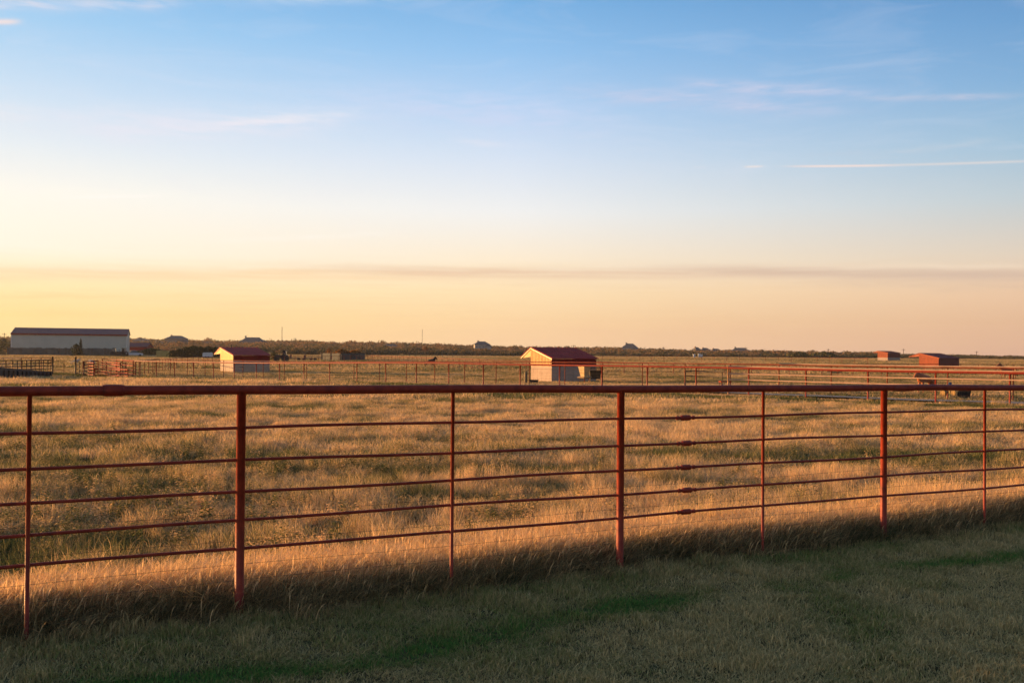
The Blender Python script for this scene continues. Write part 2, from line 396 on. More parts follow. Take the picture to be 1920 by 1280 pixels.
def ground_mat():
    M = bpy.data.materials.new('field_soil_and_thatch'); M.use_nodes = True
    q = NB(M.node_tree); bs = M.node_tree.nodes['Principled BSDF']; L = M.node_tree.links
    g = q.n('ShaderNodeNewGeometry').outputs['Position']
    n1 = q.noise(q.mapping(g, (0.05, 0.16, 1)), 1.0, 5, 0.6)
    n2 = q.noise(g, 1.6, 6, 0.7)
    n3 = q.noise(g, 24.0, 4, 0.7)
    c1 = q.ramp(n1, [(0.36, (0.085, 0.085, 0.030)), (0.50, (0.22, 0.15, 0.065)), (0.64, (0.34, 0.21, 0.10))])
    c2 = q.ramp(n2, [(0.35, (0.45, 0.45, 0.42)), (0.65, (1.1, 1.05, 1.0))])
    c3 = q.ramp(n3, [(0.30, (0.45, 0.45, 0.45)), (0.70, (1.15, 1.15, 1.1))])
    c = q.mix(1.0, q.mix(1.0, c1, c2, 'MULTIPLY'), c3, 'MULTIPLY')
    # the mown lawn is duller than the field
    at = q.n('ShaderNodeAttribute', attribute_name='lawn')
    lawn = q.ramp(n2, [(0.35, (0.085, 0.080, 0.036)), (0.65, (0.24, 0.20, 0.11))])
    c = q.mix(at.outputs['Fac'], c, q.mix(1.0, lawn, c3, 'MULTIPLY'))
    L.new(c, bs.inputs['Base Color']); bs.inputs['Roughness'].default_value = 1.0; bs.inputs['Specular IOR Level'].default_value = 0.0
    bp = q.n('ShaderNodeBump'); bp.inputs['Strength'].default_value = 0.8; bp.inputs['Distance'].default_value = 0.12
    L.new(q.noise(g, 5.0, 6, 0.75), bp.inputs['Height']); L.new(bp.outputs[0], bs.inputs['Normal'])
    return M
ys = np.concatenate([np.arange(-60, 0, 6.), np.arange(0, 20, .5), np.arange(20, 120, 2.5), np.arange(120, 400, 10.), np.arange(400, 1400, 25.), np.geomspace(1400, 3000, 10)])
us = np.concatenate([np.linspace(-3.0, -0.7, 14)[:-1], np.linspace(-0.7, 0.7, 90), np.linspace(0.7, 3.0, 14)[1:]])
V = []
for y in ys:
    w = max(abs(y), 20)
    for u in us: V.append((u * w, y, zt1(u * w, y)))
nu = len(us)
Fc = [(i * nu + j, i * nu + j + 1, (i + 1) * nu + j + 1, (i + 1) * nu + j) for i in range(len(ys) - 1) for j in range(nu - 1)]
me = bpy.data.meshes.new('ground'); me.from_pydata(V, [], Fc); me.update()
me.polygons.foreach_set('use_smooth', [True] * len(Fc))
at = me.attributes.new('lawn', 'FLOAT', 'POINT')
at.data.foreach_set('value', np.array([1.0 if fence_p(v[0], v[1]) > 0.1 and v[1] < 60 else 0.0 for v in V], dtype=np.float32))
go = bpy.data.objects.new('ground', me); COL.objects.link(go); me.materials.append(ground_mat()); tag(go, kind='structure')

# gravel strip along the far fence on the right
def strip(name, matl, fn, t0, t1, n, off0, off1, lift, **k):
    V = []; Fc = []
    for i in range(n + 1):
        t = t0 + (t1 - t0) * i / n
        x, y = fn(t)
        for o in (off0 + 0.25 * math.sin(t * 3.1), (off0 + off1) / 2, off1 + 0.25 * math.sin(t * 2.3 + 1)):
            xx, yy = x - NA.x * o, y - NA.y * o
            V.append((xx, yy, zt1(xx, yy) + lift))
    for i in range(n):
        for j in range(2): a = i * 3 + j; Fc.append((a, a + 1, a + 4, a + 3))
    me = bpy.data.meshes.new(name); me.from_pydata(V, [], Fc); me.update(); me.materials.append(matl)
    o = bpy.data.objects.new(name, me); COL.objects.link(o); return tag(o, **k)
M_GRAVEL = mat('pale_gravel', (0.40, 0.36, 0.32), 0.95, 0.2, 5, (0.22, 0.19, 0.16), bump=0.5)
strip('gravel_track', M_GRAVEL, LA, -4, 7.5, 40, 0.3, 1.9, 0.09, kind='structure')

#@@GRASS
# ------------------------------------------------------------------ grass (instanced tufts)
def grass_mat(name, straw, green, trans=0.45):
    M = bpy.data.materials.new(name); M.use_nodes = True; n = M.node_tree; n.nodes.clear(); q = NB(n)
    ti = q.n('ShaderNodeAttribute', attribute_type='INSTANCER', attribute_name='tone').outputs['Fac']
    rv = q.n('ShaderNodeAttribute', attribute_name='rnd').outputs['Fac']
    f = q.m('ADD', ti, q.m('MULTIPLY', q.m('SUBTRACT', rv, 0.5), 0.7), clamp=True)
    c = q.ramp(f, [(0.0, straw[0]), (0.35, straw[1]), (0.65, green[0]), (1.0, green[1])])
    br = q.m('MULTIPLY_ADD', q.m('FRACT', q.m('MULTIPLY', rv, 7.3)), 0.5, 0.72)
    cc = q.n('ShaderNodeCombineXYZ'); [q.setin(cc, i, br) for i in range(3)]
    c = q.mix(1.0, c, cc.outputs[0], 'MULTIPLY')
    d = q.n('ShaderNodeBsdfDiffuse'); t = q.n('ShaderNodeBsdfTranslucent'); n.links.new(c, d.inputs[0]); n.links.new(c, t.inputs[0])
    mx = q.n('ShaderNodeMixShader'); mx.inputs[0].default_value = trans
    n.links.new(d.outputs[0], mx.inputs[1]); n.links.new(t.outputs[0], mx.inputs[2])
    o = q.n('ShaderNodeOutputMaterial'); n.links.new(mx.outputs[0], o.inputs[0])
    return M
STRAW = [(0.92, 0.62, 0.34), (0.66, 0.46, 0.22)]; GREEN = [(0.27, 0.235, 0.095), (0.105, 0.130, 0.050)]
M_GRASS = grass_mat('field_grass_blades', STRAW, GREEN, 0.38)
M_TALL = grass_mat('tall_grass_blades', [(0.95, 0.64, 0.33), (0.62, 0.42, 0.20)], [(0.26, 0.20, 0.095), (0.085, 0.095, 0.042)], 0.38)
M_LAWN = grass_mat('lawn_blades', [(0.76, 0.57, 0.27), (0.48, 0.38, 0.165)], [(0.32, 0.32, 0.10), (0.12, 0.28, 0.06)], 0.3)
def tuft(name, nb, rad, h, hv, w, lean, matl, seed, droop=0.3, seg=3, head=0.0):
    r = np.random.default_rng(seed); V = []; Fc = []; R = []
    for i in range(nb):
        a = r.uniform(0, 2 * math.pi); rr = rad * math.sqrt(r.uniform()); bx, by = rr * math.cos(a), rr * math.sin(a)
        hh = h * (1 + hv * r.uniform(-1, 1)); la = r.uniform(0, 2 * math.pi) if r.uniform() < .65 else r.normal(0.3, .6)
        ln = hh * lean * abs(r.normal(0.6, 0.5)); fa = r.uniform(0, math.pi); ww = w * r.uniform(.6, 1.3)
        k = len(V); rv = r.uniform()
        for sgi in range(seg):
            s = sgi / seg
            ox = bx + math.cos(la) * ln * s ** 1.8; oy = by + math.sin(la) * ln * s ** 1.8
            z = hh * (s - droop * s ** 3 * lean); wx = ww / 2 * (1 - s * 0.55)
            if head and s > 0.6 and rv < head: wx *= 2.2
            V.append((ox - math.cos(fa) * wx, oy - math.sin(fa) * wx, z)); V.append((ox + math.cos(fa) * wx, oy + math.sin(fa) * wx, z))
            R += [rv, rv]
        V.append((bx + math.cos(la) * ln, by + math.sin(la) * ln, hh * (1 - droop * lean))); R.append(rv)
        for sgi in range(seg - 1): q = k + sgi * 2; Fc.append((q, q + 1, q + 3, q + 2))
        q = k + (seg - 1) * 2; Fc.append((q, q + 1, q + 2))
    me = bpy.data.meshes.new(name); me.from_pydata(V, [], Fc); me.update()
    at = me.attributes.new('rnd', 'FLOAT', 'POINT'); at.data.foreach_set('value', np.array(R, dtype=np.float32))
    me.materials.append(matl)
    return bpy.data.objects.new(name, me)
def scatter(name, pts, rotz, scl, sclz, tn, idx, variants, label, cat):
    """one stuff object: a point cloud mesh whose geometry nodes place the blade clumps"""
    coll = bpy.data.collections.new(name + '_clumps')
    for v in variants: coll.objects.link(v)
    me = bpy.data.meshes.new(name); me.vertices.add(len(pts)); me.vertices.foreach_set('co', np.asarray(pts, np.float32).ravel())
    n = len(pts); rv = np.zeros((n, 3), np.float32); rv[:, 2] = rotz
    sv = np.stack([scl, scl, sclz], 1).astype(np.float32)
    for nm, ty, arr in (('rot', 'FLOAT_VECTOR', rv), ('scl', 'FLOAT_VECTOR', sv)):
        me.attributes.new(nm, ty, 'POINT').data.foreach_set('vector', arr.ravel())
    me.attributes.new('tone', 'FLOAT', 'POINT').data.foreach_set('value', np.asarray(tn, np.float32))
    me.attributes.new('idx', 'INT', 'POINT').data.foreach_set('value', np.asarray(idx, np.int32))
    o = bpy.data.objects.new(name, me); COL.objects.link(o)
    ng = bpy.data.node_groups.new(name, 'GeometryNodeTree')
    ng.interface.new_socket('Geometry', in_out='INPUT', socket_type='NodeSocketGeometry')
    ng.interface.new_socket('Geometry', in_out='OUTPUT', socket_type='NodeSocketGeometry')
    N = ng.nodes; L = ng.links
    gi = N.new('NodeGroupInput'); g2 = N.new('NodeGroupOutput'); ip = N.new('GeometryNodeInstanceOnPoints'); ci = N.new('GeometryNodeCollectionInfo')
    ci.inputs['Collection'].default_value = coll; ci.inputs['Separate Children'].default_value = True; ci.inputs['Reset Children'].default_value = True
    def na(nm, ty):
        a = N.new('GeometryNodeInputNamedAttribute'); a.data_type = ty; a.inputs[0].default_value = nm; return a.outputs[0]
    L.new(gi.outputs[0], ip.inputs['Points']); L.new(ci.outputs[0], ip.inputs['Instance']); ip.inputs['Pick Instance'].default_value = True
    L.new(na('idx', 'INT'), ip.inputs['Instance Index'])
    er = N.new('FunctionNodeEulerToRotation'); L.new(na('rot', 'FLOAT_VECTOR'), er.inputs[0]); L.new(er.outputs[0], ip.inputs['Rotation'])
    L.new(na('scl', 'FLOAT_VECTOR'), ip.inputs['Scale']); L.new(ip.outputs[0], g2.inputs[0])
    md = o.modifiers.new('clumps', 'NODES'); md.node_group = ng
    return tag(o, label, cat, kind='stuff')
def region(y0, y1, dens, umax=0.62, extra=2.5, seed=1):
    """random points of a density per square metre in the visible wedge (with a margin)"""
    r = np.random.default_rng(seed); xm = umax * y1 + extra
    n = int(dens * 2 * xm * (y1 - y0)); x = r.uniform(-xm, xm, n); y = r.uniform(y0, y1, n)
    k = np.abs(x) < umax * y + extra
    return x[k], y[k]
def on_track(x, y): q = pa(x, y); return (q < -0.1) & (q > -2.0) & (sa(x, y) < 23)

field_v = [tuft('field_clump', 30, .085, .145, .60, .0046, .85, M_GRASS, 10 + i) for i in range(5)]
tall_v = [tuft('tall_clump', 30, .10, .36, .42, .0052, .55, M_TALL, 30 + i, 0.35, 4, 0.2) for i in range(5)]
mid_v = [tuft('mid_clump', 42, .20, .165, .5, .0085, .7, M_GRASS, 50 + i) for i in range(5)]
far_v = [tuft('far_clump', 60, .55, .24, .5, .026, .6, M_GRASS, 70 + i, seg=2) for i in range(4)]
lawn_v = [tuft('lawn_clump', 26, .055, .030, .7, .0046, 1.1, M_LAWN, 90 + i, 0.3, 2) for i in range(5)]

def hmod(x, y): return 0.28 + 0.95 * fbm(x, y, 41, 2.2, 3) + 1.3 * np.clip(fbm(x, y, 43, .55, 2) - .5, 0, 1) * 1.6
# near field
x, y = region(3.0, 17, 68, extra=9, seed=2); p = fence_p(x, y); k = (p < -0.9); x, y, p = x[k], y[k], p[k]
tn = tone(x, y); r = rng
s = r.uniform(.8, 1.25, len(x)); hz = hmod(x, y) * r.uniform(.75, 1.25, len(x)) * (1.35 - 0.65 * tn) * np.interp(-p, [0.9, 2.5, 6], [1.5, 1.1, 1.0])
scatter('field_grass', np.stack([x, y, zt(x, y)], 1), r.uniform(0, 6.28, len(x)), s, hz, tn, r.integers(0, 5, len(x)), field_v,
        'dry golden and green pasture grass just beyond the near red pipe fence', 'grass')
# tall uncut strip under the near fence
L_ = np.arange(-22, 17, 1 / 260.0); n = len(L_)
sx = r.uniform(-26, 17, int(43 * 480)); pp = -1.5 + 1.48 * r.beta(2.0, .95, len(sx))
edge = 0.05 * np.sin(sx * 1.3) + 0.10 * (fbm(sx, sx * 0, 55, .9, 3) - .5)
kk = r.uniform(0, 1, len(sx)) < .018; pp = np.where(kk, r.uniform(-.05, .2, len(sx)), pp)
x = FP(0).x + FT.x * sx + FN.x * (pp + edge); y = FP(0).y + FT.y * sx + FN.y * (pp + edge)
tn = np.clip(tone(x, y) * 0.8 + r.normal(0, .12, len(x)) + np.clip((pp + .42) * 2.2, 0, .62), 0, 1)  # greener and darker on the camera side, partly the face's shade as colour
hz = np.interp(pp, [-1.5, -.8, -.50, -0.30, -.14, -.04, .05], [.54, .50, .48, .52, .52, .36, .14]) * r.uniform(.80, 1.15, len(x)) * (0.80 + .40 * fbm(x, y, 61, .5, 3))
hz = np.where(kk, r.uniform(.15, .5, len(x)), hz)
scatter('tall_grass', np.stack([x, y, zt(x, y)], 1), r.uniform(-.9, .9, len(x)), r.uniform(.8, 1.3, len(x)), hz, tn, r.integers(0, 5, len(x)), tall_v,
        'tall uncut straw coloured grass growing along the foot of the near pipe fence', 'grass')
# broad leaved weeds with drooping pale leaves, mostly on the left
def weed(name, seed):
    r_2 = np.random.default_rng(seed); V = []; Fc = []; Rr = []
    for st in range(5):
        bx, by = r_2.normal(0, .06, 2); h = r_2.uniform(.16, .34); lx, ly = r_2.normal(0, .05, 2); n = 11
        for i in range(n):
            s_ = .25 + .75 * i / n; c = np.array([bx + lx * s_, by + ly * s_, h * s_]); a = i * 2.4 + r_2.uniform(-.4, .4); L = .055 * (1.25 - .6 * s_) * r_2.uniform(.7, 1.3)
            d = np.array([math.cos(a), math.sin(a), .25]); w = np.array([-math.sin(a), math.cos(a), 0]) * L * .17; k = len(V); rv = r_2.uniform()
            V += [tuple(c), tuple(c + d * L * .5 + w), tuple(c + d * L * .5 - w), tuple(c + d * L - np.array([0, 0, L * .45]))]; Fc += [(k, k + 1, k + 3), (k, k + 3, k + 2)]; Rr += [rv] * 4
        k = len(V); V += [(bx - .002, by, 0), (bx + .002, by, 0), (bx + lx + .001, by + ly, h), (bx + lx - .001, by + ly, h)]; Fc.append((k, k + 1, k + 2, k + 3)); Rr += [.9] * 4
    me = bpy.data.meshes.new(name); me.from_pydata(V, [], Fc); me.update(); me.attributes.new('rnd', 'FLOAT', 'POINT').data.foreach_set('value', np.array(Rr, np.float32)); me.materials.append(M_GRASS)
    return bpy.data.objects.new(name, me)
x, y = region(7.5, 24, 7, seed=8); k = (fence_p(x, y) < -1.6) & (r.uniform(0, 1, len(x)) < np.clip(.15 + .9 * np.exp(-((x + 4) / 4.5) ** 2) * (fbm(x, y, 81, 2.0, 2) > .48), 0, 1)); x, y = x[k], y[k]
scatter('pasture_weeds', np.stack([x, y, zt(x, y)], 1), r.uniform(0, 6.28, len(x)), r.uniform(.6, 1.1, len(x)), r.uniform(.6, 1.1, len(x)), np.clip(r.normal(.55, .2, len(x)), 0, 1), r.integers(0, 4, len(x)), [weed('weed_clump', 300 + i) for i in range(4)],
        'leafy pale green weeds standing above the pasture grass, thickest on the left', 'weeds')
# middle distance
x, y = region(17, 42, 22, seed=3); k = (fence_p(x, y) < -1) & (~on_track(x, y)); x, y = x[k], y[k]; tn = tone(x, y)
hz = hmod(x, y) * r.uniform(.7, 1.25, len(x))
scatter('pasture_grass', np.stack([x, y, zt(x, y)], 1), r.uniform(0, 6.28, len(x)), r.uniform(.9, 1.4, len(x)), hz, tn, r.integers(0, 5, len(x)), mid_v,
        'streaky dry pasture grass in the middle of the near field', 'grass')
x, y = region(42, 130, 2.6, extra=6, seed=4); k = ~on_track(x, y); x, y = x[k], y[k]; tn = np.clip(tone(x, y) + np.interp(y, [60, 100], [0, .2]), 0, 1)
hz = (hmod(x, y) * .8 * np.where(pa(x, y) < 0, 0.62, np.interp(pa(x, y), [0, 2.5, 3.5], [.3, .4, 1.0]))) * r.uniform(.7, 1.25, len(x))
scatter('far_pasture_grass', np.stack([x, y, zt(x, y)], 1), r.uniform(0, 6.28, len(x)), r.uniform(.9, 1.6, len(x)), hz, tn, r.integers(0, 4, len(x)), far_v,
        'short tan paddock grass around the horse sheds and far pipe fences', 'grass')
x, y = region(130, 520, .12, extra=10, seed=5); tn = np.clip(tone(x * .3, y * .3) * .6 + .25, 0, 1)
scatter('distant_field_grass', np.stack([x, y, zt(x, y)], 1), r.uniform(0, 6.28, len(x)), r.uniform(3, 5, len(x)), r.uniform(1.0, 1.6, len(x)), tn, r.integers(0, 4, len(x)), far_v,
        'flat golden grassland between the paddocks and the distant woods', 'grass')
# lawn on the camera side
x = r.uniform(-9, 12, 150000); y = r.uniform(2.2, 14.5, 150000); p = fence_p(x, y); k = (p > 0.0) & (np.abs(x) < .66 * y + 1.2)
x, y, p = x[k], y[k], p[k]; tn = lawn_tone(x, y)
hz = (0.35 + 1.0 * fbm(x, y, 71, .5, 3) + 2.4 * np.clip(fbm(x, y, 73, .16, 2) - .5, 0, 1)) * r.uniform(.7, 1.3, len(x)) * np.interp(p, [0, .45, .6], [2.0, 1.15, 1])
scatter('lawn_grass', np.stack([x, y, zt(x, y)], 1), r.uniform(0, 6.28, len(x)), r.uniform(.9, 1.5, len(x)), hz, tn, r.integers(0, 5, len(x)), lawn_v,
        'short mown shaded lawn in front of the near fence with a bright green band', 'grass')

#@@NEARFENCE
# ------------------------------------------------------------------ near fence
nf = empty('pipe_fence', FP(0), 0, 'red oxide painted pipe fence with five thin rods crossing the whole foreground', 'fence')
base_o = FP(0)
def loc(v): return Vector(v) - base_o
def tpx(px):
    u = (px - 960) / F
    return (u - FA) / (FB - u * FD)
def rail_z(t): return 1.5 - 0.022 * t
T0, T1 = -4.2, 3.6
def wob(t, k): return 0.004 * math.sin(t * 3.7 + k * 2.1) + 0.003 * math.sin(t * 8.1 + k)
ts = np.linspace(T0, T1, 60)
MB().tube([loc(FP(t, rail_z(t) + 0.6 * wob(t, 9))) for t in ts], 0.0302, 20).build('top_rail', M_PAINT, nf)
for i, t in enumerate([-4, -3, -2, -1.02, tpx(454), tpx(1165), tpx(1658), 3.0]):
    MB().tube([loc(FP(t, -0.4)), loc(FP(t, rail_z(t) - 0.012))], 0.0302, 20).build('post', M_PAINT, nf)
for i, t in enumerate([-3.5, -2.5, -1.5, tpx(57), tpx(849), tpx(1430), tpx(1845), 3.45]):
    MB().tube([loc(FP(t, -0.2) + FN * 0.012), loc(FP(t, rail_z(t) - 0.02) + FN * 0.012)], 0.0135, 12).build('stay', M_PAINT, nf)
RZ = [1.250, 1.032, 0.828, 0.640, 0.452]
for k, z0 in enumerate(RZ):
    MB().tube([loc(FP(t, z0 - .014 * t + wob(t, k)) - FN * 0.006) for t in np.linspace(T0, T1, 90)], 0.0108, 10).build('rod', M_PAINT, nf)
    # threaded coupling with collars where two rods meet
    tcen = tpx(1287 + (0, 2, 1, 4, 2)[k]); L = 0.085 / (FP(1) - FP(0)).length
    prof = [(-1.15, .0115), (-1.10, .017), (-.86, .0175), (-.82, .013), (-.66, .0135), (-.48, .0235), (.48, .0235), (.66, .0135), (.82, .013), (.86, .0175), (1.10, .017), (1.15, .0115)]
    MB().tube([loc(FP(tcen + a * L, z0 - .014 * tcen + wob(tcen, k)) - FN * 0.006) for a, _ in prof], [c for _, c in prof], 8, smooth=False).build('coupling', M_PAINT, nf)
ta, tb = tpx(196), tpx(231)
MB().tube([loc(FP(t, rail_z(t))) for t in (ta - .004, ta, ta + .006, tb - .006, tb, tb + .004)], [.032, .0355, .0372, .0372, .0355, .032], 20).build('sleeve', M_PAINT, nf)
ta, tb = tpx(1672), tpx(1712)
MB().tube([loc(FP(t, rail_z(t))) for t in (ta, ta + .03, tb - .04, tb)], [.0300, .0335, .0340, .0302], 20).build('sleeve', M_PAINT, nf)
mb = MB()                       # woven stock wire tied to the lower rods
HW = [0.095, 0.236, 0.341, 0.50, 0.68]
for k, z in enumerate(HW):
    mb.tube([loc(FP(t, z + 0.006 * math.sin(t * 5 + k)) - FN * 0.022) for t in np.linspace(T0, T1, 80)], 0.0011, 4, False)
step = 0.152 / (FP(1) - FP(0)).length
t = T0
while t < T1:
    mb.tube([loc(FP(t + random.uniform(-.002, .002), z) - FN * 0.022) for z in (0.02, .34, .68)], 0.0009, 4, False)
    for k, z in enumerate(HW):
        c = loc(FP(t, z + 0.006 * math.sin(t * 5 + k)) - FN * 0.022); e = 0.0032
        mb.add([c + Vector(d) * e for d in ((1, 0, 0), (-1, 0, 0), (0, 1, 0), (0, -1, 0), (0, 0, 1), (0, 0, -1))],
               [(0, 2, 4), (2, 1, 4), (1, 3, 4), (3, 0, 4), (2, 0, 5), (1, 2, 5), (3, 1, 5), (0, 3, 5)])
    t += step
mb.build('wire_mesh', M_WIRE, nf)
# small footing of pale stone at the foot of the right-hand post
c = FP(tpx(1660)) + FN * 0.03
mb = MB()
for i in range(9):
    a = random.uniform(0, 6.28); cc = c + FT * random.uniform(-.10, .16) + FN * random.uniform(0.0, .10)
    sz = random.uniform(.02, .05)
    mb.tube([cc + Vector((0, 0, -.03)), cc + Vector((0, 0, .004)), cc + Vector((0, 0, .022))], [sz, sz * 1.05, sz * .5], 6, smooth=False)
mb.build('concrete_footing', M_STONE, None, label='broken pale concrete footing at the foot of the right hand near fence post', cat='footing')
#@@FAR
# ------------------------------------------------------------------ far pipe fences
def pipe_line_fence(name, fn, ts, H, rails, pr, matl, label, parent_loc=None, wires=(), stays=0, mesh_to=0.9, group=None, railmat=None, rr=None):
    o3 = Vector((fn(ts[0])[0], fn(ts[0])[1], 0)); root = empty(name, o3, 0, label, 'fence', group)
    def pt(t, h): x, y = fn(t); return Vector((x, y, zt1(x, y) + h)) - o3
    for t in ts: MB().tube([pt(t, -0.2), pt(t, H)], pr, 10).build('post', matl, root)
    dense = np.linspace(ts[0], ts[-1], (len(ts) - 1) * 2 + 1)
    MB().tube([pt(t, H) for t in dense], rr or pr * 1.05, 10).build('top_rail', railmat or matl, root)
    for h in rails: MB().tube([pt(t, h) for t in dense], .012, 6).build('rail', matl, root)
    if wires:
        mb = MB()
        for h in wires: mb.tube([pt(t, h) for t in dense], .004, 4, False)
        n = int((ts[-1] - ts[0]) * 9)
        for i in range(n):
            t = ts[0] + (ts[-1] - ts[0]) * i / n
            mb.tube([pt(t, 0), pt(t, mesh_to)], .0022, 3, False)
        mb.build('wire_mesh', M_WIRE, root)
    return root, pt
fa, pA = pipe_line_fence('pipe_fence', LA, [float(t) for t in range(-2, 26)], 1.40, [], .040, M_PAINT,
    'long rust red pipe fence across the far side of the field along the gravel track', wires=(.15, .35, .55, .75, .95, 1.15), mesh_to=1.15, rr=.052)
t68 = 4.38                                      # the two extra pipes start beside the gate on the right
for h in (1.10, 0.80):
    MB().tube([pA(t, h) + Vector((NA.x, NA.y, 0)) * .05 for t in np.linspace(-2, t68, 14)], .030, 10).build('rail', M_PALEPIPE, fa)
MB().tube([pA(t, 1.475) + Vector((NA.x, NA.y, 0)) * .012 for t in np.linspace(-2, t68, 14)], .028, 10).build('top_rail_glint', M_PALEPIPE, fa)  # pale pipe along the top rail stands in for its glint
MB().tube([pA(t68, -.1), pA(t68, 1.5)], .045, 12).build('post', mat('worn_post_paint', (.52, .24, .12), .6), fa)
fb, pB = pipe_line_fence('pipe_fence', LB, [float(t) for t in range(-1, 27)], 1.55, [], .030, M_RUST,
    'brown pipe fence running parallel just behind the rust red one, before the sheds', wires=(.2, .5, .8, 1.1), mesh_to=1.1)
for h, r_r in ((1.62, .028), (1.36, .026)):
    MB().tube([pB(t, h) + Vector((NA.x, NA.y, 0)) * .02 for t in np.linspace(-1, 4, 12)], r_r, 10).build('rail', M_PALEPIPE, fb)
# gate in the brown fence between the fifth and sixth posts
g0, g1 = Vector(LB(5.0)), Vector(LB(6.0)); gz = zt1(g0.x, g0.y)
gt = empty('pipe_gate', (g0.x, g0.y, gz), 0, 'dark steel bar gate hung in the brown pipe fence left of the pale rails', 'gate')
d = g1 - g0; off = Vector((NA.x, NA.y)) * .07
for h, r in ((.18, .022), (.50, .03), (.82, .022), (1.12, .03)):
    MB().tube([Vector((off.x + d.x * a, off.y + d.y * a, h)) for a in (.03, .97)], r, 8).build('bar', M_DARKSTEEL, gt)
for a in (.03, .16, .97): MB().tube([Vector((off.x + d.x * a, off.y + d.y * a, h)) for h in (.15, 1.15)], .022, 8).build('upright', M_DARKSTEEL, gt)
def seg_fn(pts):
    P3 = [G(px, D) for px, D in pts]
    def fn(t):
        i = min(int(t), len(P3) - 2); a = t - i; q = P3[i].lerp(P3[i + 1], a); return (q.x, q.y)
    return fn
def seg_fence(name, pts, H, pr, rails, matl, spacing, label, group=None, wires=()):
    P3 = [G(px, D) for px, D in pts]; L = [0]
    for a, c in zip(P3, P3[1:]): L.append(L[-1] + (Vector((c.x, c.y)) - Vector((a.x, a.y))).length)
    def fn(t):
        s = t * spacing
        for i in range(len(P3) - 1):
            if s <= L[i + 1] or i == len(P3) - 2:
                q = P3[i].lerp(P3[i + 1], (s - L[i]) / (L[i + 1] - L[i])); return (q.x, q.y)
    n = int(L[-1] / spacing)
    return pipe_line_fence(name, fn, [float(t) for t in range(n + 1)], H, rails, pr, matl, label, wires=wires, group=group)
seg_fence('paddock_fence', [(690, 205), (900, 136), (1107, 122), (1480, 112)], 1.42, .035, [1.05, .7, .35], M_RUST, 3.05,
    'low dark red paddock fence beyond the centre shed, left of the gate', group='thin far paddock fences')
seg_fence('paddock_fence', [(1480, 112), (1720, 128), (1960, 136)], 1.42, .035, [1.05, .7, .35], M_RUST, 3.05,
    'low dark red paddock fence passing in front of the two orange red sheds', group='thin far paddock fences')
seg_fence('deer_fence', [(686, 270), (900, 330), (1000, 350)], 2.3, .045, [], M_POLE, 3.2,
    'tall thin posted stock fence in front of the woods left of the dark horse', wires=(.5, 1.1, 1.7, 2.2))
seg_fence('paddock_fence', [(1130, 250), (1340, 245), (1520, 240), (1640, 230)], 1.4, .04, [1.0, .6], M_RUST, 3.05,
    'most distant orange brown paddock fence at the edge of the golden grassland', group='thin far paddock fences')
seg_fence('paddock_fence', [(255, 92.5), (330, 128), (400, 150), (560, 170), (700, 205)], 1.4, .035, [1.0, .6], M_RUST, 3.05,
    'thin brown paddock fence behind the left shed, running away from the pens', group='thin far paddock fences')

# ------------------------------------------------------------------ corral at the far left
def panel(a, c, H, n, matl, r, label, group, base=.25, posts=3, cat='corral panel', name='corral_panel'):
    A, C_ = Vector(a), Vector(c); root = empty(name, A, 0, label, cat, group); d = C_ - A
    for i in range(n): MB().tube([Vector((0, 0, base + (H - base) * i / (n - 1))), d + Vector((0, 0, base + (H - base) * i / (n - 1)))], r, 8).build('rail', matl, root)
    for i in range(posts): MB().tube([d * (i / (posts - 1)) + Vector((0, 0, -.05)), d * (i / (posts - 1)) + Vector((0, 0, H + .02))], r * 1.35, 8).build('upright', matl, root)
    return root
orange_places = ['leftmost of the orange panels, beside the dark gate post', 'second orange panel from the dark gate, set edge on', 'middle orange panel leaning back from the stack',
                 'long orange panel angled down to the right in the pens', 'orange panel at the right hand corner of the pens', 'low front orange panel lying behind the grass']
for i, (x0, d0, x1, d1, H, n) in enumerate([(156, 90, 184, 97, 1.35, 5), (158, 91, 176, 88, 1.25, 5), (176, 96, 226, 86, 1.30, 6), (192, 100, 250, 88, 1.45, 4), (218, 95, 254, 94, 1.2, 5), (178, 87, 240, 84, .75, 3)]):
    panel(G(x0, d0), G(x1, d1), H, n, M_ORANGE if i != 1 else M_PAINT, .035, 'rust orange pipe corral panel, ' + orange_places[i], 'orange corral panels', base=.2)
panel(G(99, 93), G(142, 91), 1.30, 4, M_DARKSTEEL, .020, 'wide dark open bar gate between two tall posts left of the orange panels', None, base=.10, cat='gate', name='pen_gate')
panel(G(142, 91), G(158, 90), 1.35, 4, M_DARKSTEEL, .030, 'short dark panel joining the gate post to the orange panels', 'dark corral panels', base=.3)
for px, h, k in ((99, 1.75, 'left of the open gate'), (142, 1.75, 'right of the open gate, by the orange panels')):
    g = G(px, 92.4); MB().tube([g + Vector((0, 0, -.2)), g + Vector((0, 0, h))], .075, 12).build('gate_post', M_DARKSTEEL, None, label='thick dark corral post ' + k, cat='post', group='dark gate posts')
dp = ['at the left edge of the photo', 'second from the left edge', 'third from the left edge', 'with bars close to the open gate']
for i, (x0, d0, x1, d1) in enumerate([(-14, 84, 24, 86), (24, 86, 50, 88), (50, 88, 74, 91), (74, 91, 98, 93)]):
    panel(G(x0, d0), G(x1, d1), 1.45, 5, M_DARKSTEEL, .030, 'dark steel pen panel ' + dp[i], 'dark corral panels', base=.35, posts=4)
for i, (x0, d0, x1, d1) in enumerate([(-10, 103, 40, 105), (40, 105, 96, 107)]):
    panel(G(x0, d0), G(x1, d1), 1.5, 5, M_PALEPIPE if i == 0 else M_RUST, .028, ('pale sunlit rear pen panel at the left photo edge', 'brown rear pen panel behind the dark ones')[i], None, base=.35, posts=4)
ra, rb = G(-16, 72), G(98, 86)
d = rb - ra; nrm = Vector((-d.y, d.x, 0)).normalized() * 2.0
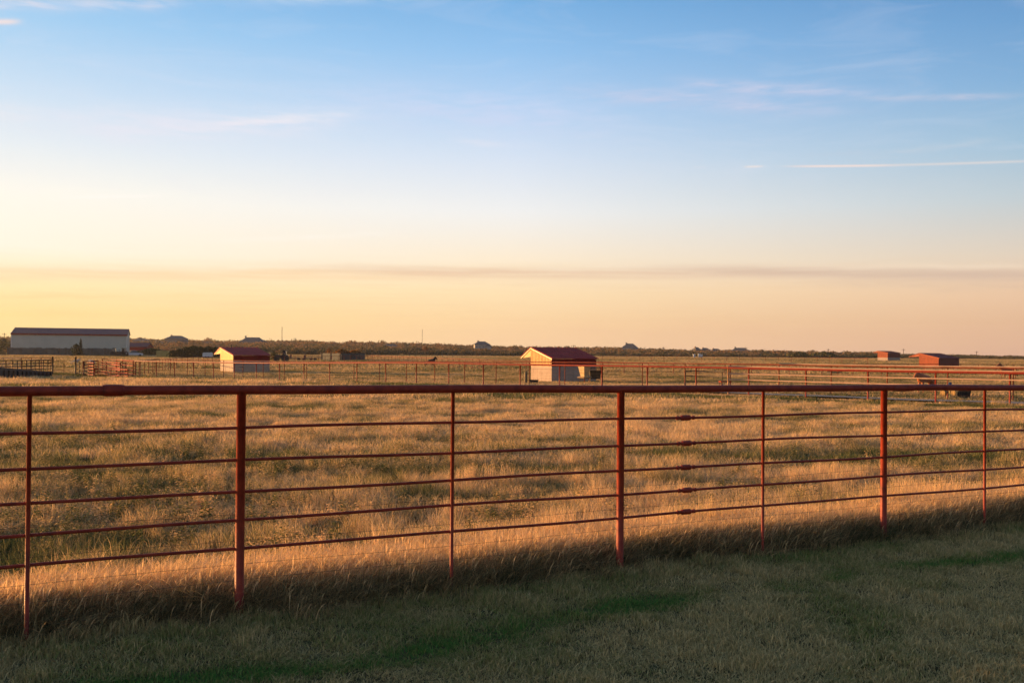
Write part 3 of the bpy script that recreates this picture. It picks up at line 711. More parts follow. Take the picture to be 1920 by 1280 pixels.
ztop0, ztop1 = .46 - ra.z, -.20 - rb.z
root = empty('dark_wedge', ra, 0, 'long low black wedge sloping down to the right below the far left pens', 'ramp')  # long dark wedge, its top sloping down to the right
MB().add([Vector((0, 0, -.3)), Vector((d.x, d.y, d.z - .3)), Vector((d.x, d.y, d.z + ztop1)), Vector((0, 0, ztop0)),
          nrm + Vector((0, 0, -.3)), nrm + Vector((d.x, d.y, d.z - .3)), nrm + Vector((d.x, d.y, d.z + ztop1)), nrm + Vector((0, 0, ztop0))],
         [(0, 1, 2, 3), (5, 4, 7, 6), (3, 2, 6, 7), (4, 0, 3, 7), (1, 5, 6, 2), (4, 5, 1, 0)]).build('deck', M_BLACK, root)
mb = MB()
for i in range(14): mb.box(d * ((i + .5) / 14) - nrm * .02 + Vector((0, 0, ztop0 * (1 - i / 14) * .4 + ztop1 * i / 14 * .4 - .02)), (.10, .12, .5 + .2 * (1 - i / 14)), math.atan2(d.y, d.x))
mb.build('side_ribs', M_DARKSTEEL, root)

# ------------------------------------------------------------------ horse sheds
def shed(pxc, D, azb, wg, can, wb, eH, rH, tH, band, Mu, Ml, Mr, Mt, label, fascia=True, vent=False, over=.12):
    """corner nearest the camera at pxc; back wall runs off to the right, gable wall to the left"""
    o = G(pxc, D); root = empty('horse_shed', o, 0, label, 'shed', 'horse sheds')
    ab = math.radians(azb); ub = Vector((math.sin(ab), math.cos(ab), 0)); ug = Vector((-ub.y, ub.x, 0))
    def q(g, bk, z): return ug * g + ub * bk + Vector((0, 0, z))
    wt = .08
    # gable walls (near and far end), lower panel and upper siding with real ribs
    def ztop(g):   # roof underside along the gable
        return eH + (rH - eH) * g / wg if g <= wg else rH + (tH - rH) * (g - wg) / can
    for e, b0 in ((0, 0.0), (1, wb - wt)):
        MB().prism([q(0, b0, -.1), q(wg, b0, -.1), q(wg, b0, band), q(0, b0, band)], (0, 0, 0), ub * wt).build('lower_wall', Ml, root)
        up = MB().prism([q(0, b0 - .012, band), q(wg, b0 - .012, band), q(wg, b0 - .012, rH - .05), q(0, b0 - .012, eH - .04)], (0, 0, 0), ub * (wt + .01))
        # canopy gusset
        up.prism([q(wg + .002, b0 - .012, rH - .06), q(wg + .002, b0 - .012, tH + (rH - tH) * .10), q(wg + can - .02, b0 - .012, tH - .05)], (0, 0, 0), ub * .04)
        nr = int(wg / .22)
        for i in range(nr + 1):
            g = min(max(i * wg / nr, .02), wg - .02)
            up.prism([q(g - .022, b0 - (.034 if not vent else .026), band + .02), q(g + .022, b0 - (.034 if not vent else .026), band + .02), q(g + .022, b0 - (.034 if not vent else .026), ztop(g) - .10), q(g - .022, b0 - (.034 if not vent else .026), ztop(g) - .10)], (0, 0, 0), ub * (.02 if not vent else .012))
            if not vent: up.prism([q(g - .014, b0 - .050, band + .02), q(g + .014, b0 - .050, band + .02), q(g + .014, b0 - .050, ztop(g) - .12), q(g - .014, b0 - .050, ztop(g) - .12)], (0, 0, 0), ub * .015)
        up.build('gable_siding', Mu if e == 0 else Mr, root)
        if fascia:
            mb = MB()
            for (ga, za, gb, zb) in ((-.12, eH - .03, wg, rH + .02), (wg, rH + .02, wg + can, tH)):
                mb.prism([q(ga, b0 - .08, za - .10), q(gb, b0 - .08, zb - .10), q(gb, b0 - .08, zb + .02), q(ga, b0 - .08, za + .02)], (0, 0, 0), ub * .04)
            mb.build('fascia', Mt, root)
    # back wall on the camera-right side
    MB().prism([q(.0, wt, -.1), q(0, wb - wt, -.1), q(0, wb - wt, band), q(0, wt, band)], (0, 0, 0), ug * wt).build('lower_wall', Ml, root)
    bw = MB().prism([q(-.01, .0, band), q(-.01, wb, band), q(-.01, wb, eH - .05), q(-.01, 0, eH - .05)], (0, 0, 0), ug * wt)
    nr = int(wb / .3)
    for i in range(nr + 1):
        bb = min(max(i * wb / nr, .03), wb - .03)
        bw.prism([q(-.03, bb - .02, band + .02), q(-.03, bb + .02, band + .02), q(-.03, bb + .02, eH - .06), q(-.03, bb - .02, eH - .06)], (0, 0, 0), ug * .02)
    bw.build('back_siding', Mr, root)
    # roof: two pitched slabs with standing ribs
    rf = MB()
    for (ga, za, gb, zb) in ((-.22, eH - .06, wg, rH), (wg, rH, wg + can + .04, tH - .01)):
        n_ = Vector((0, 0, .06))
        rf.prism([q(ga, -over, za), q(gb, -over, zb), q(gb, wb + over, zb), q(ga, wb + over, za)], (0, 0, .03), (0, 0, .075))
    nr = int(wb / .45)
    for i in range(nr + 1):
        bb = i * wb / nr
        rf.prism([q(-.21, bb - .02, eH - .06 + .075), q(wg, bb - .02, rH + .075), q(wg, bb + .02, rH + .075), q(-.21, bb + .02, eH - .06 + .075)], (0, 0, .001), (0, 0, .03))
    rf.build('roof', Mr if Mr is not M_REDSIDING else M_REDROOF, root)
    for bb in (.15, wb / 2, wb - .15): MB().box(q(wg + .0, bb, (rH - .05) / 2), (.11, .11, rH - .10), math.atan2(ub.y, ub.x)).build('post', Mt, root)
    if vent: MB().tube([q(wg - .1, 1.2, rH - .05), q(wg - .1, 1.2, rH + .3)], .06, 8).build('vent_pipe', M_DARKSTEEL, root)
    return root
def spans(pc, D, azb, pw, pt, pb):
    x0 = P(pc, 665, D).x; ab = math.radians(azb); bx, by = math.sin(ab), math.cos(ab)
    def w(px, vx, vy): u = P(px, 665, 1.0).x; return (u * D - x0) / (vx - u * vy)
    g1, g2 = w(pw, -by, bx), w(pt, -by, bx)
    return g1, g2 - g1, w(pb, bx, by)
M_MAROON = mat('maroon_back_siding', (0.20, 0.032, 0.026), 0.5, 0.12, 1.5)
shed(1034.5, 83, 58, *spans(1034.5, 83, 58, 996, 978, 1118), 2.0, 2.86, 2.02, 1.33, mat('weathered_tan_siding', (.84, .44, .14), .6, .12, 3), M_BLOCK, M_REDSIDING, M_TAN, 'horse shed in the centre with tan ribbed gable, right beside the tan hopper feeder')
shed(437.5, 111, 58, *spans(437.5, 111, 58, 413.5, 403, 506), 1.95, 2.78, 2.02, 1.36, M_SHEDMETAL, M_BLOCK, M_REDSIDING, M_TAN, 'horse shed left of centre with glowing yellow gable and dark red roof', vent=True)
shed(1760, 187, 50, 3.84, 2.0, 8.0, 1.95, 2.80, 2.12, .42, M_ORANGESIDING, M_BLOCK, M_MAROON, M_ORANGESIDING, 'low wide orange red horse shed, the nearer of the two on the right')
shed(1664.5, 300, 50, 3.3, 1.4, 7.2, 2.5, 3.0, 2.45, 1.05, M_ORANGESIDING, M_BLOCK, M_MAROON, M_ORANGESIDING, 'small orange horse shed with pale lower walls, farther of the two right sheds')

# hay feeder, rack, trough, posts by the centre shed
o = G(1096, 76); hf = empty('hopper_feeder', o, math.radians(38), 'tan tapered hopper feeder with a cone tray, on legs in front of the centre shed', 'feeder')
mb = MB(); w1, w0, zt_, zb_ = .34, .20, 1.32, .55
mb.add([(sx * w, sy * w, z) for z, w in ((zb_, w0), (zt_, w1)) for sx, sy in ((-1, -1), (1, -1), (1, 1), (-1, 1))],
       [(0, 1, 5, 4), (1, 2, 6, 5), (2, 3, 7, 6), (3, 0, 4, 7), (4, 5, 6, 7), (3, 2, 1, 0)]); mb.build('hopper', M_TAN, hf)
MB().prism([(-.38, -.38, 1.32), (.38, -.38, 1.32), (.38, .38, 1.32), (-.38, .38, 1.32)], (0, 0, .001), (0, 0, .05)).build('lid', M_TAN, hf)
mb = MB(); mb.add([(sx * w, sy * w, z) for z, w in ((.42, .30), (.50, .42), (.56, .30)) for sx, sy in ((-1, -1), (1, -1), (1, 1), (-1, 1))],
       [(0, 1, 5, 4), (1, 2, 6, 5), (2, 3, 7, 6), (3, 0, 4, 7), (4, 5, 9, 8), (5, 6, 10, 9), (6, 7, 11, 10), (7, 4, 8, 11), (3, 2, 1, 0), (8, 9, 10, 11)]).build('tray', M_TAN, hf)
for sx in (-1, 1):
    for sy in (-1, 1): MB().tube([(sx * .22, sy * .22, .45), (sx * .30, sy * .30, -.03)], .02, 6).build('leg', M_RUST, hf)
o = G(1116, 77); hr = empty('hay_rack', o, math.radians(8), 'dark barred hay rack full of hay, right of the tan hopper feeder', 'feeder')
fr = MB()
for i in range(13):
    a = -.5 + i / 12
    fr.tube([(a * .82, -.10, .38), (a * 1.02 + .04, -.34, 1.25)], .012, 5); fr.tube([(a * .82, .10, .38), (a * 1.02 + .04, .34, 1.25)], .012, 5)
for z, y_, w_ in ((1.25, .34, .54), (.38, .10, .42), (.95, .26, .49)):
    for sy in (-1, 1): fr.tube([(-w_, sy * y_, z), (w_, sy * y_, z)], .02, 6)
fr.build('bars', M_DARKSTEEL, hr)
MB().add([(sx * w, sy * d_, z) for z, w, d_ in ((.40, .38, .08), (1.02, .45, .26)) for sx, sy in ((-1, -1), (1, -1), (1, 1), (-1, 1))],
         [(0, 1, 5, 4), (1, 2, 6, 5), (2, 3, 7, 6), (3, 0, 4, 7), (4, 5, 6, 7), (3, 2, 1, 0)]).build('hay', mat('dark_hay', (.10, .075, .04), .9, .3, 9), hr)
for sx in (-1, 1):
    for sy in (-1, 1): MB().tube([(sx * .40, sy * .12, .40), (sx * .46, sy * .30, -.03)], .022, 6).build('leg', M_TAN, hr)
o = G(1001, 74); tr = empty('water_trough', o, math.radians(4), 'low black water trough on the grass at the foot of the centre shed gable', 'trough')
MB().add([(sx * w, sy * d_, z) for z, w, d_ in ((0, .26, .16), (.28, .34, .24)) for sx, sy in ((-1, -1), (1, -1), (1, 1), (-1, 1))] +
         [(sx * .30, sy * .20, z) for z in (.28, .14) for sx, sy in ((-1, -1), (1, -1), (1, 1), (-1, 1))],
         [(0, 1, 5, 4), (1, 2, 6, 5), (2, 3, 7, 6), (3, 0, 4, 7), (3, 2, 1, 0), (4, 5, 9, 8), (5, 6, 10, 9), (6, 7, 11, 10), (7, 4, 8, 11), (8, 9, 13, 12), (9, 10, 14, 13), (10, 11, 15, 14), (11, 8, 12, 15), (12, 13, 14, 15)]).build('tub', M_BLACK, tr)
MB().tube([(-.34, -.24, .28), (.34, -.24, .28), (.34, .24, .28), (-.34, .24, .28), (-.34, -.24, .28)], .018, 6).build('rim', M_DARKSTEEL, tr)
for px, m_, h, k in ((984.5, M_TAN, .86, 'pale wooden post just left of the centre shed gable'), (987.5, M_POLE, .93, 'dark wooden post between the pale post and the water trough')):
    g = G(px, 73.5); MB().box(g + Vector((0, 0, h / 2 - .05)), (.07 if m_ is M_TAN else .09, .08, h + .1), .3).build('post', m_, None, label=k, cat='post')
# orange salt feeder stand by the gate
o = G(1360, 54.5); sf = empty('salt_feeder', o, math.radians(10), 'small orange red salt feeder stand with a low shelf beside the dark gate', 'feeder')
for sx in (-.26, .26):
    for sy in (-.14, .14): MB().tube([(sx, sy, -.05), (sx, sy, .62)], .018, 6).build('leg', M_ORANGE, sf)
MB().box((0, 0, .62), (.62, .36, .06)).build('top', M_ORANGE, sf); MB().box((-.12, -.02, .14), (.78, .34, .06)).build('shelf', M_ORANGE, sf)
MB().box((.18, 0, .24), (.20, .2, .13)).build('mineral_block', M_BLACK, sf)
# hay bales, hydrant and trough at the right behind the near rail
def bale(px, D, r, L, rz, label, matl=M_HAY):
    g = G(px, D); rt = empty('hay_bale', g, rz, label, 'hay bale', 'round hay bales')
    MB().tube([(-L / 2, 0, r), (-L / 2 + .05, 0, r), (L / 2 - .05, 0, r), (L / 2, 0, r)], [r * .88, r, r, r * .88], 20).build('straw_roll', matl, rt)
    mb = MB()
    for a in (-.3, 0, .3): mb.tube([(a * L + .0, math.cos(t) * (r + .006), r + math.sin(t) * (r + .006)) for t in np.linspace(0, 6.28, 20)], .006, 4, False)
    mb.build('twine', M_DARKSTEEL, rt)
bale(1771, 50.5, .22, .24, .3, 'small golden hay bale left of the yellow pipe behind the near rail')
bale(1792, 51.5, .22, .30, .2, 'brown hay bale between the yellow pipe and the dark trough')
g = G(1781, 49.4); hy = empty('yard_hydrant', g, 0, 'yellow standpipe with a blue handle and drooping green hose behind the near rail', 'hydrant')
MB().tube([(0, 0, -.05), (0, 0, .72)], .035, 10).build('pipe', mat('yellow_paint', (.62, .42, .12), .5), hy)
MB().box((0.02, 0, .76), (.14, .06, .12)).build('handle', M_BLUE, hy)
MB().tube([(-.06, -.05, .55), (-.12, -.08, .42), (-.10, -.08, .15), (-.02, -.1, .03), (.10, -.12, .02)], .014, 6).build('hose', mat('green_hose', (.35, .42, .10), .5), hy)
g = G(1806, 50.6); tr2 = empty('stock_tank', g, .1, 'black oval stock tank right of the yellow pipe, below the far pipe fence', 'trough')
MB().tube([(0, 0, 0), (0, 0, .05), (0, 0, .36), (0, 0, .40)], [.30, .33, .37, .38], 24).build('tank_wall', M_BLACK, tr2)
MB().tube([(math.cos(t) * .38, math.sin(t) * .38, .40) for t in np.linspace(0, 6.283, 25)], .016, 6, False).build('rim', M_DARKSTEEL, tr2)
MB().tube([(0, 0, .401), (0, 0, .404)], [.36, .36], 24).build('water', M_GLASS, tr2)

# ------------------------------------------------------------------ animals
def skin_mesh(name, verts, edges, rad, matl, parent, root=0):
    me = bpy.data.meshes.new(name); me.from_pydata(verts, edges, []); tmp = bpy.data.objects.new(name, me); COL.objects.link(tmp)
    md = tmp.modifiers.new('skin', 'SKIN'); md.use_smooth_shade = True
    for i, v in enumerate(me.skin_vertices[0].data):
        v.radius = rad[i] if hasattr(rad[i], '__len__') else (rad[i], rad[i]); v.use_root = (i == root)
    s2 = tmp.modifiers.new('sub', 'SUBSURF'); s2.levels = 2; s2.render_levels = 2
    dg = bpy.context.evaluated_depsgraph_get(); out = bpy.data.meshes.new_from_object(tmp.evaluated_get(dg))
    out.materials.clear(); out.materials.append(matl)
    bpy.data.objects.remove(tmp); o = bpy.data.objects.new(name, out); COL.objects.link(o); o.parent = parent
    return o
def horse(px, D, H, face, head, coat, label, name='horse', cat='horse', mane=True, tailmat=None):
    """H withers height; face = heading (radians, 0 = +X); head 0 up .. 1 lowered"""
    g = G(px, D); rt = empty(name, g, face, label, cat); k = H / 1.5
    hx, hz_ = .98 - .02 * head, 1.74 - 1.0 * head
    V = [(-.62, 0, 1.16), (-.2, 0, 1.12), (.25, 0, 1.13), (.55, 0, 1.20), (.78, 0, 1.34 - .25 * head), (hx, 0, hz_ - .02), (hx + .10, 0, hz_ + .04), (hx + .34, 0, hz_ - .22), (hx + .46, 0, hz_ - .36)]
    R = [(.27, .30), (.29, .33), (.30, .33), (.27, .33), (.19, .30), (.13, .20), (.13, .16), (.095, .11), (.08, .085)]
    Ed = [(i, i + 1) for i in range(8)]
    def chain(root, pts, rs):
        k0 = len(V); V.extend(pts); R.extend(rs); Ed.append((root, k0)); Ed.extend((k0 + i, k0 + i + 1) for i in range(len(pts) - 1))
    for s in (-1, 1):
        o_ = .10 * s
        chain(0, [(-.60, .15 * s, .86), (-.82 + o_, .15 * s, .52), (-.76 + o_, .15 * s, .16), (-.70 + o_, .15 * s, .03)], [.15, .062, .04, .055])
        chain(3, [(.56, .14 * s, .84), (.60 - o_, .14 * s, .46), (.58 - o_, .14 * s, .16), (.62 - o_, .14 * s, .03)], [.11, .055, .038, .055])
    for s in (-1, 1): chain(6, [(hx + .03, .06 * s, hz_ + .17)], [.022])
    V = [tuple(c * k for c in v) for v in V]; R = [tuple(c * k for c in r) if hasattr(r, '__len__') else r * k for r in R]
    skin_mesh('body', V, Ed, R, coat, rt)
    skin_mesh('tail', [tuple(c * k for c in v) for v in ((-.86, 0, 1.24), (-1.0, 0, 1.0), (-1.0, 0, .6), (-.97, 0, .42))], [(0, 1), (1, 2), (2, 3)], [.04 * k, .07 * k, .07 * k, .03 * k], tailmat or M_MANE, rt)
    if mane: skin_mesh('mane', [tuple(c * k for c in v) for v in ((.50, 0, 1.44 - .05 * head), (.76, 0, 1.56 - .32 * head), (hx - .02, 0, hz_ + .14))], [(0, 1), (1, 2)], [.03 * k, .05 * k, .04 * k], M_MANE, rt)
    return rt
horse(806, 146, 1.36, math.radians(35), 0, M_HORSE1, 'dark bay horse standing head up in the field between the two tan gabled sheds')
horse(1736, 56, 1.12, math.radians(212), .25, mat('pony_coat', (.46, .15, .06), .6, .15, 3), 'chestnut pony facing left behind the pale rails, left of the yellow pipe')
horse(1891, 104, 1.45, math.radians(185), .05, M_HORSE2, 'brown horse at the right edge of the photo, its head above the pale rail')
M_GOAT = mat('cream_coat', (.62, .50, .42), .8, .1, 4)
horse(141, 150, .85, math.radians(10), .25, M_GOAT, 'cream coloured goat on the grass above the dark gate post', 'goat', 'goat', False, M_GOAT)
horse(173, 150, .80, math.radians(160), .3, M_GOAT, 'cream coloured goat just above the left end of the orange panels', 'goat', 'goat', False, M_GOAT)

# ------------------------------------------------------------------ buildings far left
def box_building(name, o, ang, L, Wd, eH, rH, Mw, Mr, label, cat, band=None, Mb=None, ribs=0, trim=None, group=None, over=.25):
    """near long wall starts at o (right-hand corner) and runs L to the left; depth Wd behind"""
    rt = empty(name, o, ang, label, cat, group)
    def q(a, d, z): return Vector((-a, d, z))
    h0 = -1.0
    mb = MB()
    zb = band if band else eH
    mb.prism([q(0, 0, h0), q(L, 0, h0), q(L, 0, zb), q(0, 0, zb)], (0, 0, 0), (0, .15, 0))
    mb.prism([q(0, Wd, h0), q(L, Wd, h0), q(L, Wd, zb), q(0, Wd, zb)], (0, 0, 0), (0, -.15, 0))
    for a in (0, L - .15): mb.prism([q(a, .15, h0), q(a, Wd - .15, h0), q(a, Wd - .15, zb), q(a, .15, zb)], (0, 0, 0), (-.15, 0, 0))
    if ribs:
        n = int(L / ribs)
        for i in range(n + 1): mb.box(q(min(max(i * L / n, .1), L - .1), -.03, (h0 + zb) / 2), (.10, .06, zb - h0 - .05))
    mb.build('wall', Mw, rt)
    mb = MB()
    for a in (0.002, L - .152):
        mb.prism([q(a, 0.01, zb), q(a, Wd - .01, zb), q(a, Wd - .01, eH), q(a, Wd / 2, rH - .05), q(a, .01, eH)], (0, 0, 0), (-.15, 0, 0))
    if band: mb.prism([q(.16, -.02, zb), q(L - .16, -.02, zb), q(L - .16, -.02, eH), q(.16, -.02, eH)], (0, 0, 0), (0, .15, 0))
    mb.build('gable_wall', Mb or Mw, rt)
    rf = MB()
    for (d0, z0, d1, z1) in ((-over, eH - over * (rH - eH) / (Wd / 2), Wd / 2, rH), (Wd / 2, rH, Wd + over, eH - over * (rH - eH) / (Wd / 2))):
        rf.prism([q(-over, d0, z0), q(L + over, d0, z0), q(L + over, d1, z1), q(-over, d1, z1)], (0, 0, .02), (0, 0, .14))
    rf.build('roof', Mr, rt)
    if trim is not None:
        tb = MB(); tb.box(q(L / 2, -over - .03, eH - .18), (L + 2 * over, .06, .42)); tb.build('eave_trim', trim, rt)
        tb = MB()
        for a in (-.04, L + .04): tb.box(q(a, -.06, (h0 + eH) / 2 - .1), (.24, .14, eH - h0 - .2))
        tb.build('corner_trim', M_TRIM, rt)
    return rt
M_BARNROOF = mat('purplish_red_roof', (.17, .06, .07), .6, .08, .5, spec=.15)
g = P(237.5, 655, 320); box_building('riding_arena', Vector((g.x, 320, -.3)), math.radians(18), 33.5, 16, 6.85, 8.75, M_BARN, M_BARNROOF,
    'very long pale grey green metal barn with a red edged roof on the left', 'barn', ribs=1.6, trim=M_REDSIDING)
g = P(274.5, 655, 350); box_building('red_barn', Vector((g.x, 350, -.1)), math.radians(4), 13, 8, 2.9, 4.3, M_BLOCK, M_BARNROOF,
    'small red topped barn with pale lower walls against the right end of the long barn', 'barn', band=1.6, Mb=M_REDSIDING, ribs=2.5)
def board_fence(pts, H, label, matl=M_WOODFENCE, name='board_fence'):
    P3 = [G(*p) for p in pts]; o = P3[0]; rt = empty(name, o, 0, label, 'fence'); mb = MB(); pb = MB()
    for a, c in zip(P3, P3[1:]):
        d = c - a; n = max(2, int(d.length / .9)); ang = math.atan2(d.y, d.x)
        for i in range(n):
            q = a + d * ((i + .5) / n) - o; hh = H * random.uniform(.95, 1.04)
            mb.box(q + Vector((0, 0, hh / 2 - .15)), (d.length / n * .98, .05, hh + .3), ang)
            if i % 4 == 0: pb.box(q + Vector((0, 0, H / 2)) + Vector((math.sin(ang), -math.cos(ang), 0)) * .1, (.16, .12, H + .25), ang)
    mb.build('boards', matl, rt); pb.build('fence_posts', M_POLE, rt); return rt
board_fence([(13, 300), (120, 301), (212, 303)], 2.35, 'dark grey board fence in front of the long pale barn')
board_fence([(601, 232), (640, 226), (684, 236)], 1.75, 'dark blue grey board fence under an orange brown hedge, right of the black tractor')
board_fence([(-20, 290), (12, 292)], 1.2, 'brown low board fence left of the long barn at the photo edge', M_HAY)
# vehicles and yard things in the band of shade beside the barn
def wheel(rt, x, y, r, w=.25, parent=None):
    MB().tube([(x, y - w / 2, r), (x, y + w / 2, r)], r, 16).build('wheel', M_BLACK, rt)
def tractor(px, D, ang, label, s=1.0, body=M_DARKSTEEL):
    rt = empty('tractor', G(px, D), ang, label, 'tractor')
    MB().box((.9 * s, 0, 1.15 * s), (1.7 * s, .8 * s, .75 * s)).build('hood', body, rt)
    MB().prism([(-.75 * s, -.6 * s, 1.3 * s), (.15 * s, -.6 * s, 1.3 * s), (.05 * s, -.55 * s, 2.45 * s), (-.65 * s, -.55 * s, 2.45 * s)], (0, 0, 0), (0, 1.15 * s, 0)).build('cab', M_GLASS, rt)
    MB().box((-.3 * s, -.02, 2.52 * s), (1.1 * s, 1.3 * s, .1 * s)).build('cab_roof', body, rt)
    MB().tube([(1.2 * s, .2 * s, 1.5 * s), (1.2 * s, .2 * s, 2.1 * s)], .05 * s, 8).build('exhaust', M_BLACK, rt)
    for sy in (-.75, .75):
        wheel(rt, -.45 * s, sy * s, .80 * s, .42 * s); wheel(rt, 1.4 * s, sy * s, .48 * s, .3 * s)
    return rt
def pickup(px, D, ang, label, matl):
    rt = empty('pickup_truck', G(px, D), ang, label, 'truck')
    MB().add([(x, y, z) for y in (-.95, .95) for x, z in ((-2.7, .5), (2.6, .5), (2.6, 1.0), (1.3, 1.15), (-2.7, 1.15))],
             [(0, 1, 2, 3, 4), (9, 8, 7, 6, 5), (0, 5, 6, 1), (1, 6, 7, 2), (2, 7, 8, 3), (3, 8, 9, 4), (4, 9, 5, 0)]).build('body', matl, rt)
    MB().add([(x, y * (.86 if z > 1.3 else .95), z) for y in (-1, 1) for x, z in ((-.9, 1.15), (1.3, 1.15), (.6, 1.75), (-.75, 1.75))],
             [(0, 1, 2, 3), (7, 6, 5, 4), (1, 5, 6, 2), (2, 6, 7, 3), (3, 7, 4, 0), (0, 4, 5, 1)]).build('cab', M_GLASS, rt)
    MB().box((-.05, 0, 1.79), (1.3, 1.62, .07)).build('cab_roof', matl, rt)
    for x in (-1.75, 1.75):
        for sy in (-.9, .9): wheel(rt, x, sy, .38, .24)
    return rt
tractor(216, 286, math.radians(10), 'dark tractor parked at the right end of the grey board fence, below the long barn')
tractor(231, 288, math.radians(170), 'dark tractor parked below the right corner of the long barn, next to the white pickup', 1.0, mat('dark_green_paint', (.03, .06, .035), .4))
pickup(250, 290, math.radians(25), 'white pickup truck parked in front of the small red topped barn', M_WHITE)
g = G(306, 280); ct = empty('shipping_container', g, math.radians(6), 'pale yellow container catching the light between the red barn and the dark trees', 'container')
mb = MB().box((0, 0, 1.0), (3.3, 1.8, 1.6)); [mb.box((-1.55 + i * .24, -.92, 1.0), (.10, .05, 1.5)) for i in range(14)]; mb.build('steel_box', M_YEL, ct)
MB().box((0, 0, .12), (3.2, 1.6, .2)).build('skids', M_DARKSTEEL, ct); MB().box((1.66, 0, 1.0), (.04, 1.5, 1.4)).build('doors', M_TAN, ct)
g = G(389.5, 250); tk = empty('stock_trailer', g, math.radians(8), 'white round topped livestock trailer against the dark trees left of the yellow gabled shed', 'trailer')
MB().prism([(-1.15, -.8, .45), (1.15, -.8, .45), (1.15, -.8, 1.25), (.85, -.8, 1.55), (-.95, -.8, 1.55), (-1.15, -.8, 1.3)], (0, 0, 0), (0, 1.6, 0)).build('body', M_WHITE, tk)
for x in (-.35, .35): wheel(tk, x, -.8, .3, .2)
MB().tube([(1.1, 0, .5), (1.9, 0, .45)], .05, 6).build('drawbar', M_DARKSTEEL, tk)
tractor(531, 205, math.radians(185), 'black tractor parked right of the yellow gabled shed, in front of the hedge', .92, M_BLACK)
def flatbed(px, D, L, label):
    rt = empty('flatbed_trailer', G(px, D), math.radians(3), label, 'trailer', 'flatbed trailers')
    MB().box((0, 0, .62), (L, 2.0, .14)).build('deck', M_POLE, rt); MB().box((-L / 2 + .1, 0, 1.0), (.1, 2.0, .7)).build('headboard', M_RUST, rt)
    for x in (-.1 * L, .12 * L): wheel(rt, x, -.95, .36, .22)
    return rt
flatbed(566, 215, 5.0, 'brown flatbed trailer immediately right of the black tractor'); flatbed(588, 222, 4.0, 'brown flatbed trailer at the left end of the blue grey board fence')
# white marker things on the field
for i, (px, D) in enumerate(((1301.5, 430), (1311, 430), (1315, 430))):
    g = G(px, D); rt = empty('beehive_box', g, 0, ('white box on the far field edge, leftmost of three', 'white box on the far field edge, middle of three', 'white box on the far field edge, rightmost of three')[i], 'box', 'white boxes on the far field')
    MB().box((0, 0, .7), (.9, .7, 1.4 + (.5 if i == 1 else 0))).build('hive_body', M_WHITE, rt); MB().box((0, 0, 1.5 + (.25 if i == 1 else 0)), (1.05, .8, .1)).build('lid', M_TRIM, rt)

# ------------------------------------------------------------------ houses on the ridge
def house(px, py, D, w, h, dpt, roof, Mw, Mr, label, ang=0.1, wing=True, win=3):
    g = P(px, py, D); rt = empty('house', g, ang, label, 'house', 'houses among the distant trees')
    mb = MB().box((0, 0, h / 2 - 2), (w, dpt, h + 4))
    if wing: mb.box((w * .42, -dpt * .42, h * .36 - 2), (w * .34, dpt * .5, h * .72 + 4))
    mb.build('wall', Mw, rt)
    rf = MB()
    def hip(cx, cy, W_, D_, z0, z1, ridge):
        a, b_ = W_ / 2 + .5, D_ / 2 + .5; rr = W_ / 2 * ridge
        rf.add([(cx - a, cy - b_, z0), (cx + a, cy - b_, z0), (cx + a, cy + b_, z0), (cx - a, cy + b_, z0), (cx - rr, cy, z1), (cx + rr, cy, z1)],
               [(0, 1, 5, 4), (1, 2, 5), (2, 3, 4, 5), (3, 0, 4), (3, 2, 1, 0)])
    hip(0, 0, w, dpt, h, h + roof, .45)
    if wing: hip(w * .42, -dpt * .42, w * .34, dpt * .5, h * .72, h * .72 + roof * .7, .2)
    rc = rf.build('roof', Mr, rt)
    for i in range(win): 
        wb = MB().box((-w * .38 + i * w * .22, -dpt / 2 - .03, h * .55), (w * .09, .08, h * .3)); wo_ = wb.build('window', M_TRIM, rt)
        MB().box((-w * .38 + i * w * .22, -dpt / 2 - .08, h * .55), (w * .075, .04, h * .26)).build('pane', M_GLASS, wo_)
    MB().box((-w * .25, 0, h + roof * .8), (1.0, 1.0, roof * .9)).build('chimney', M_BRICK, rc)
    return rt
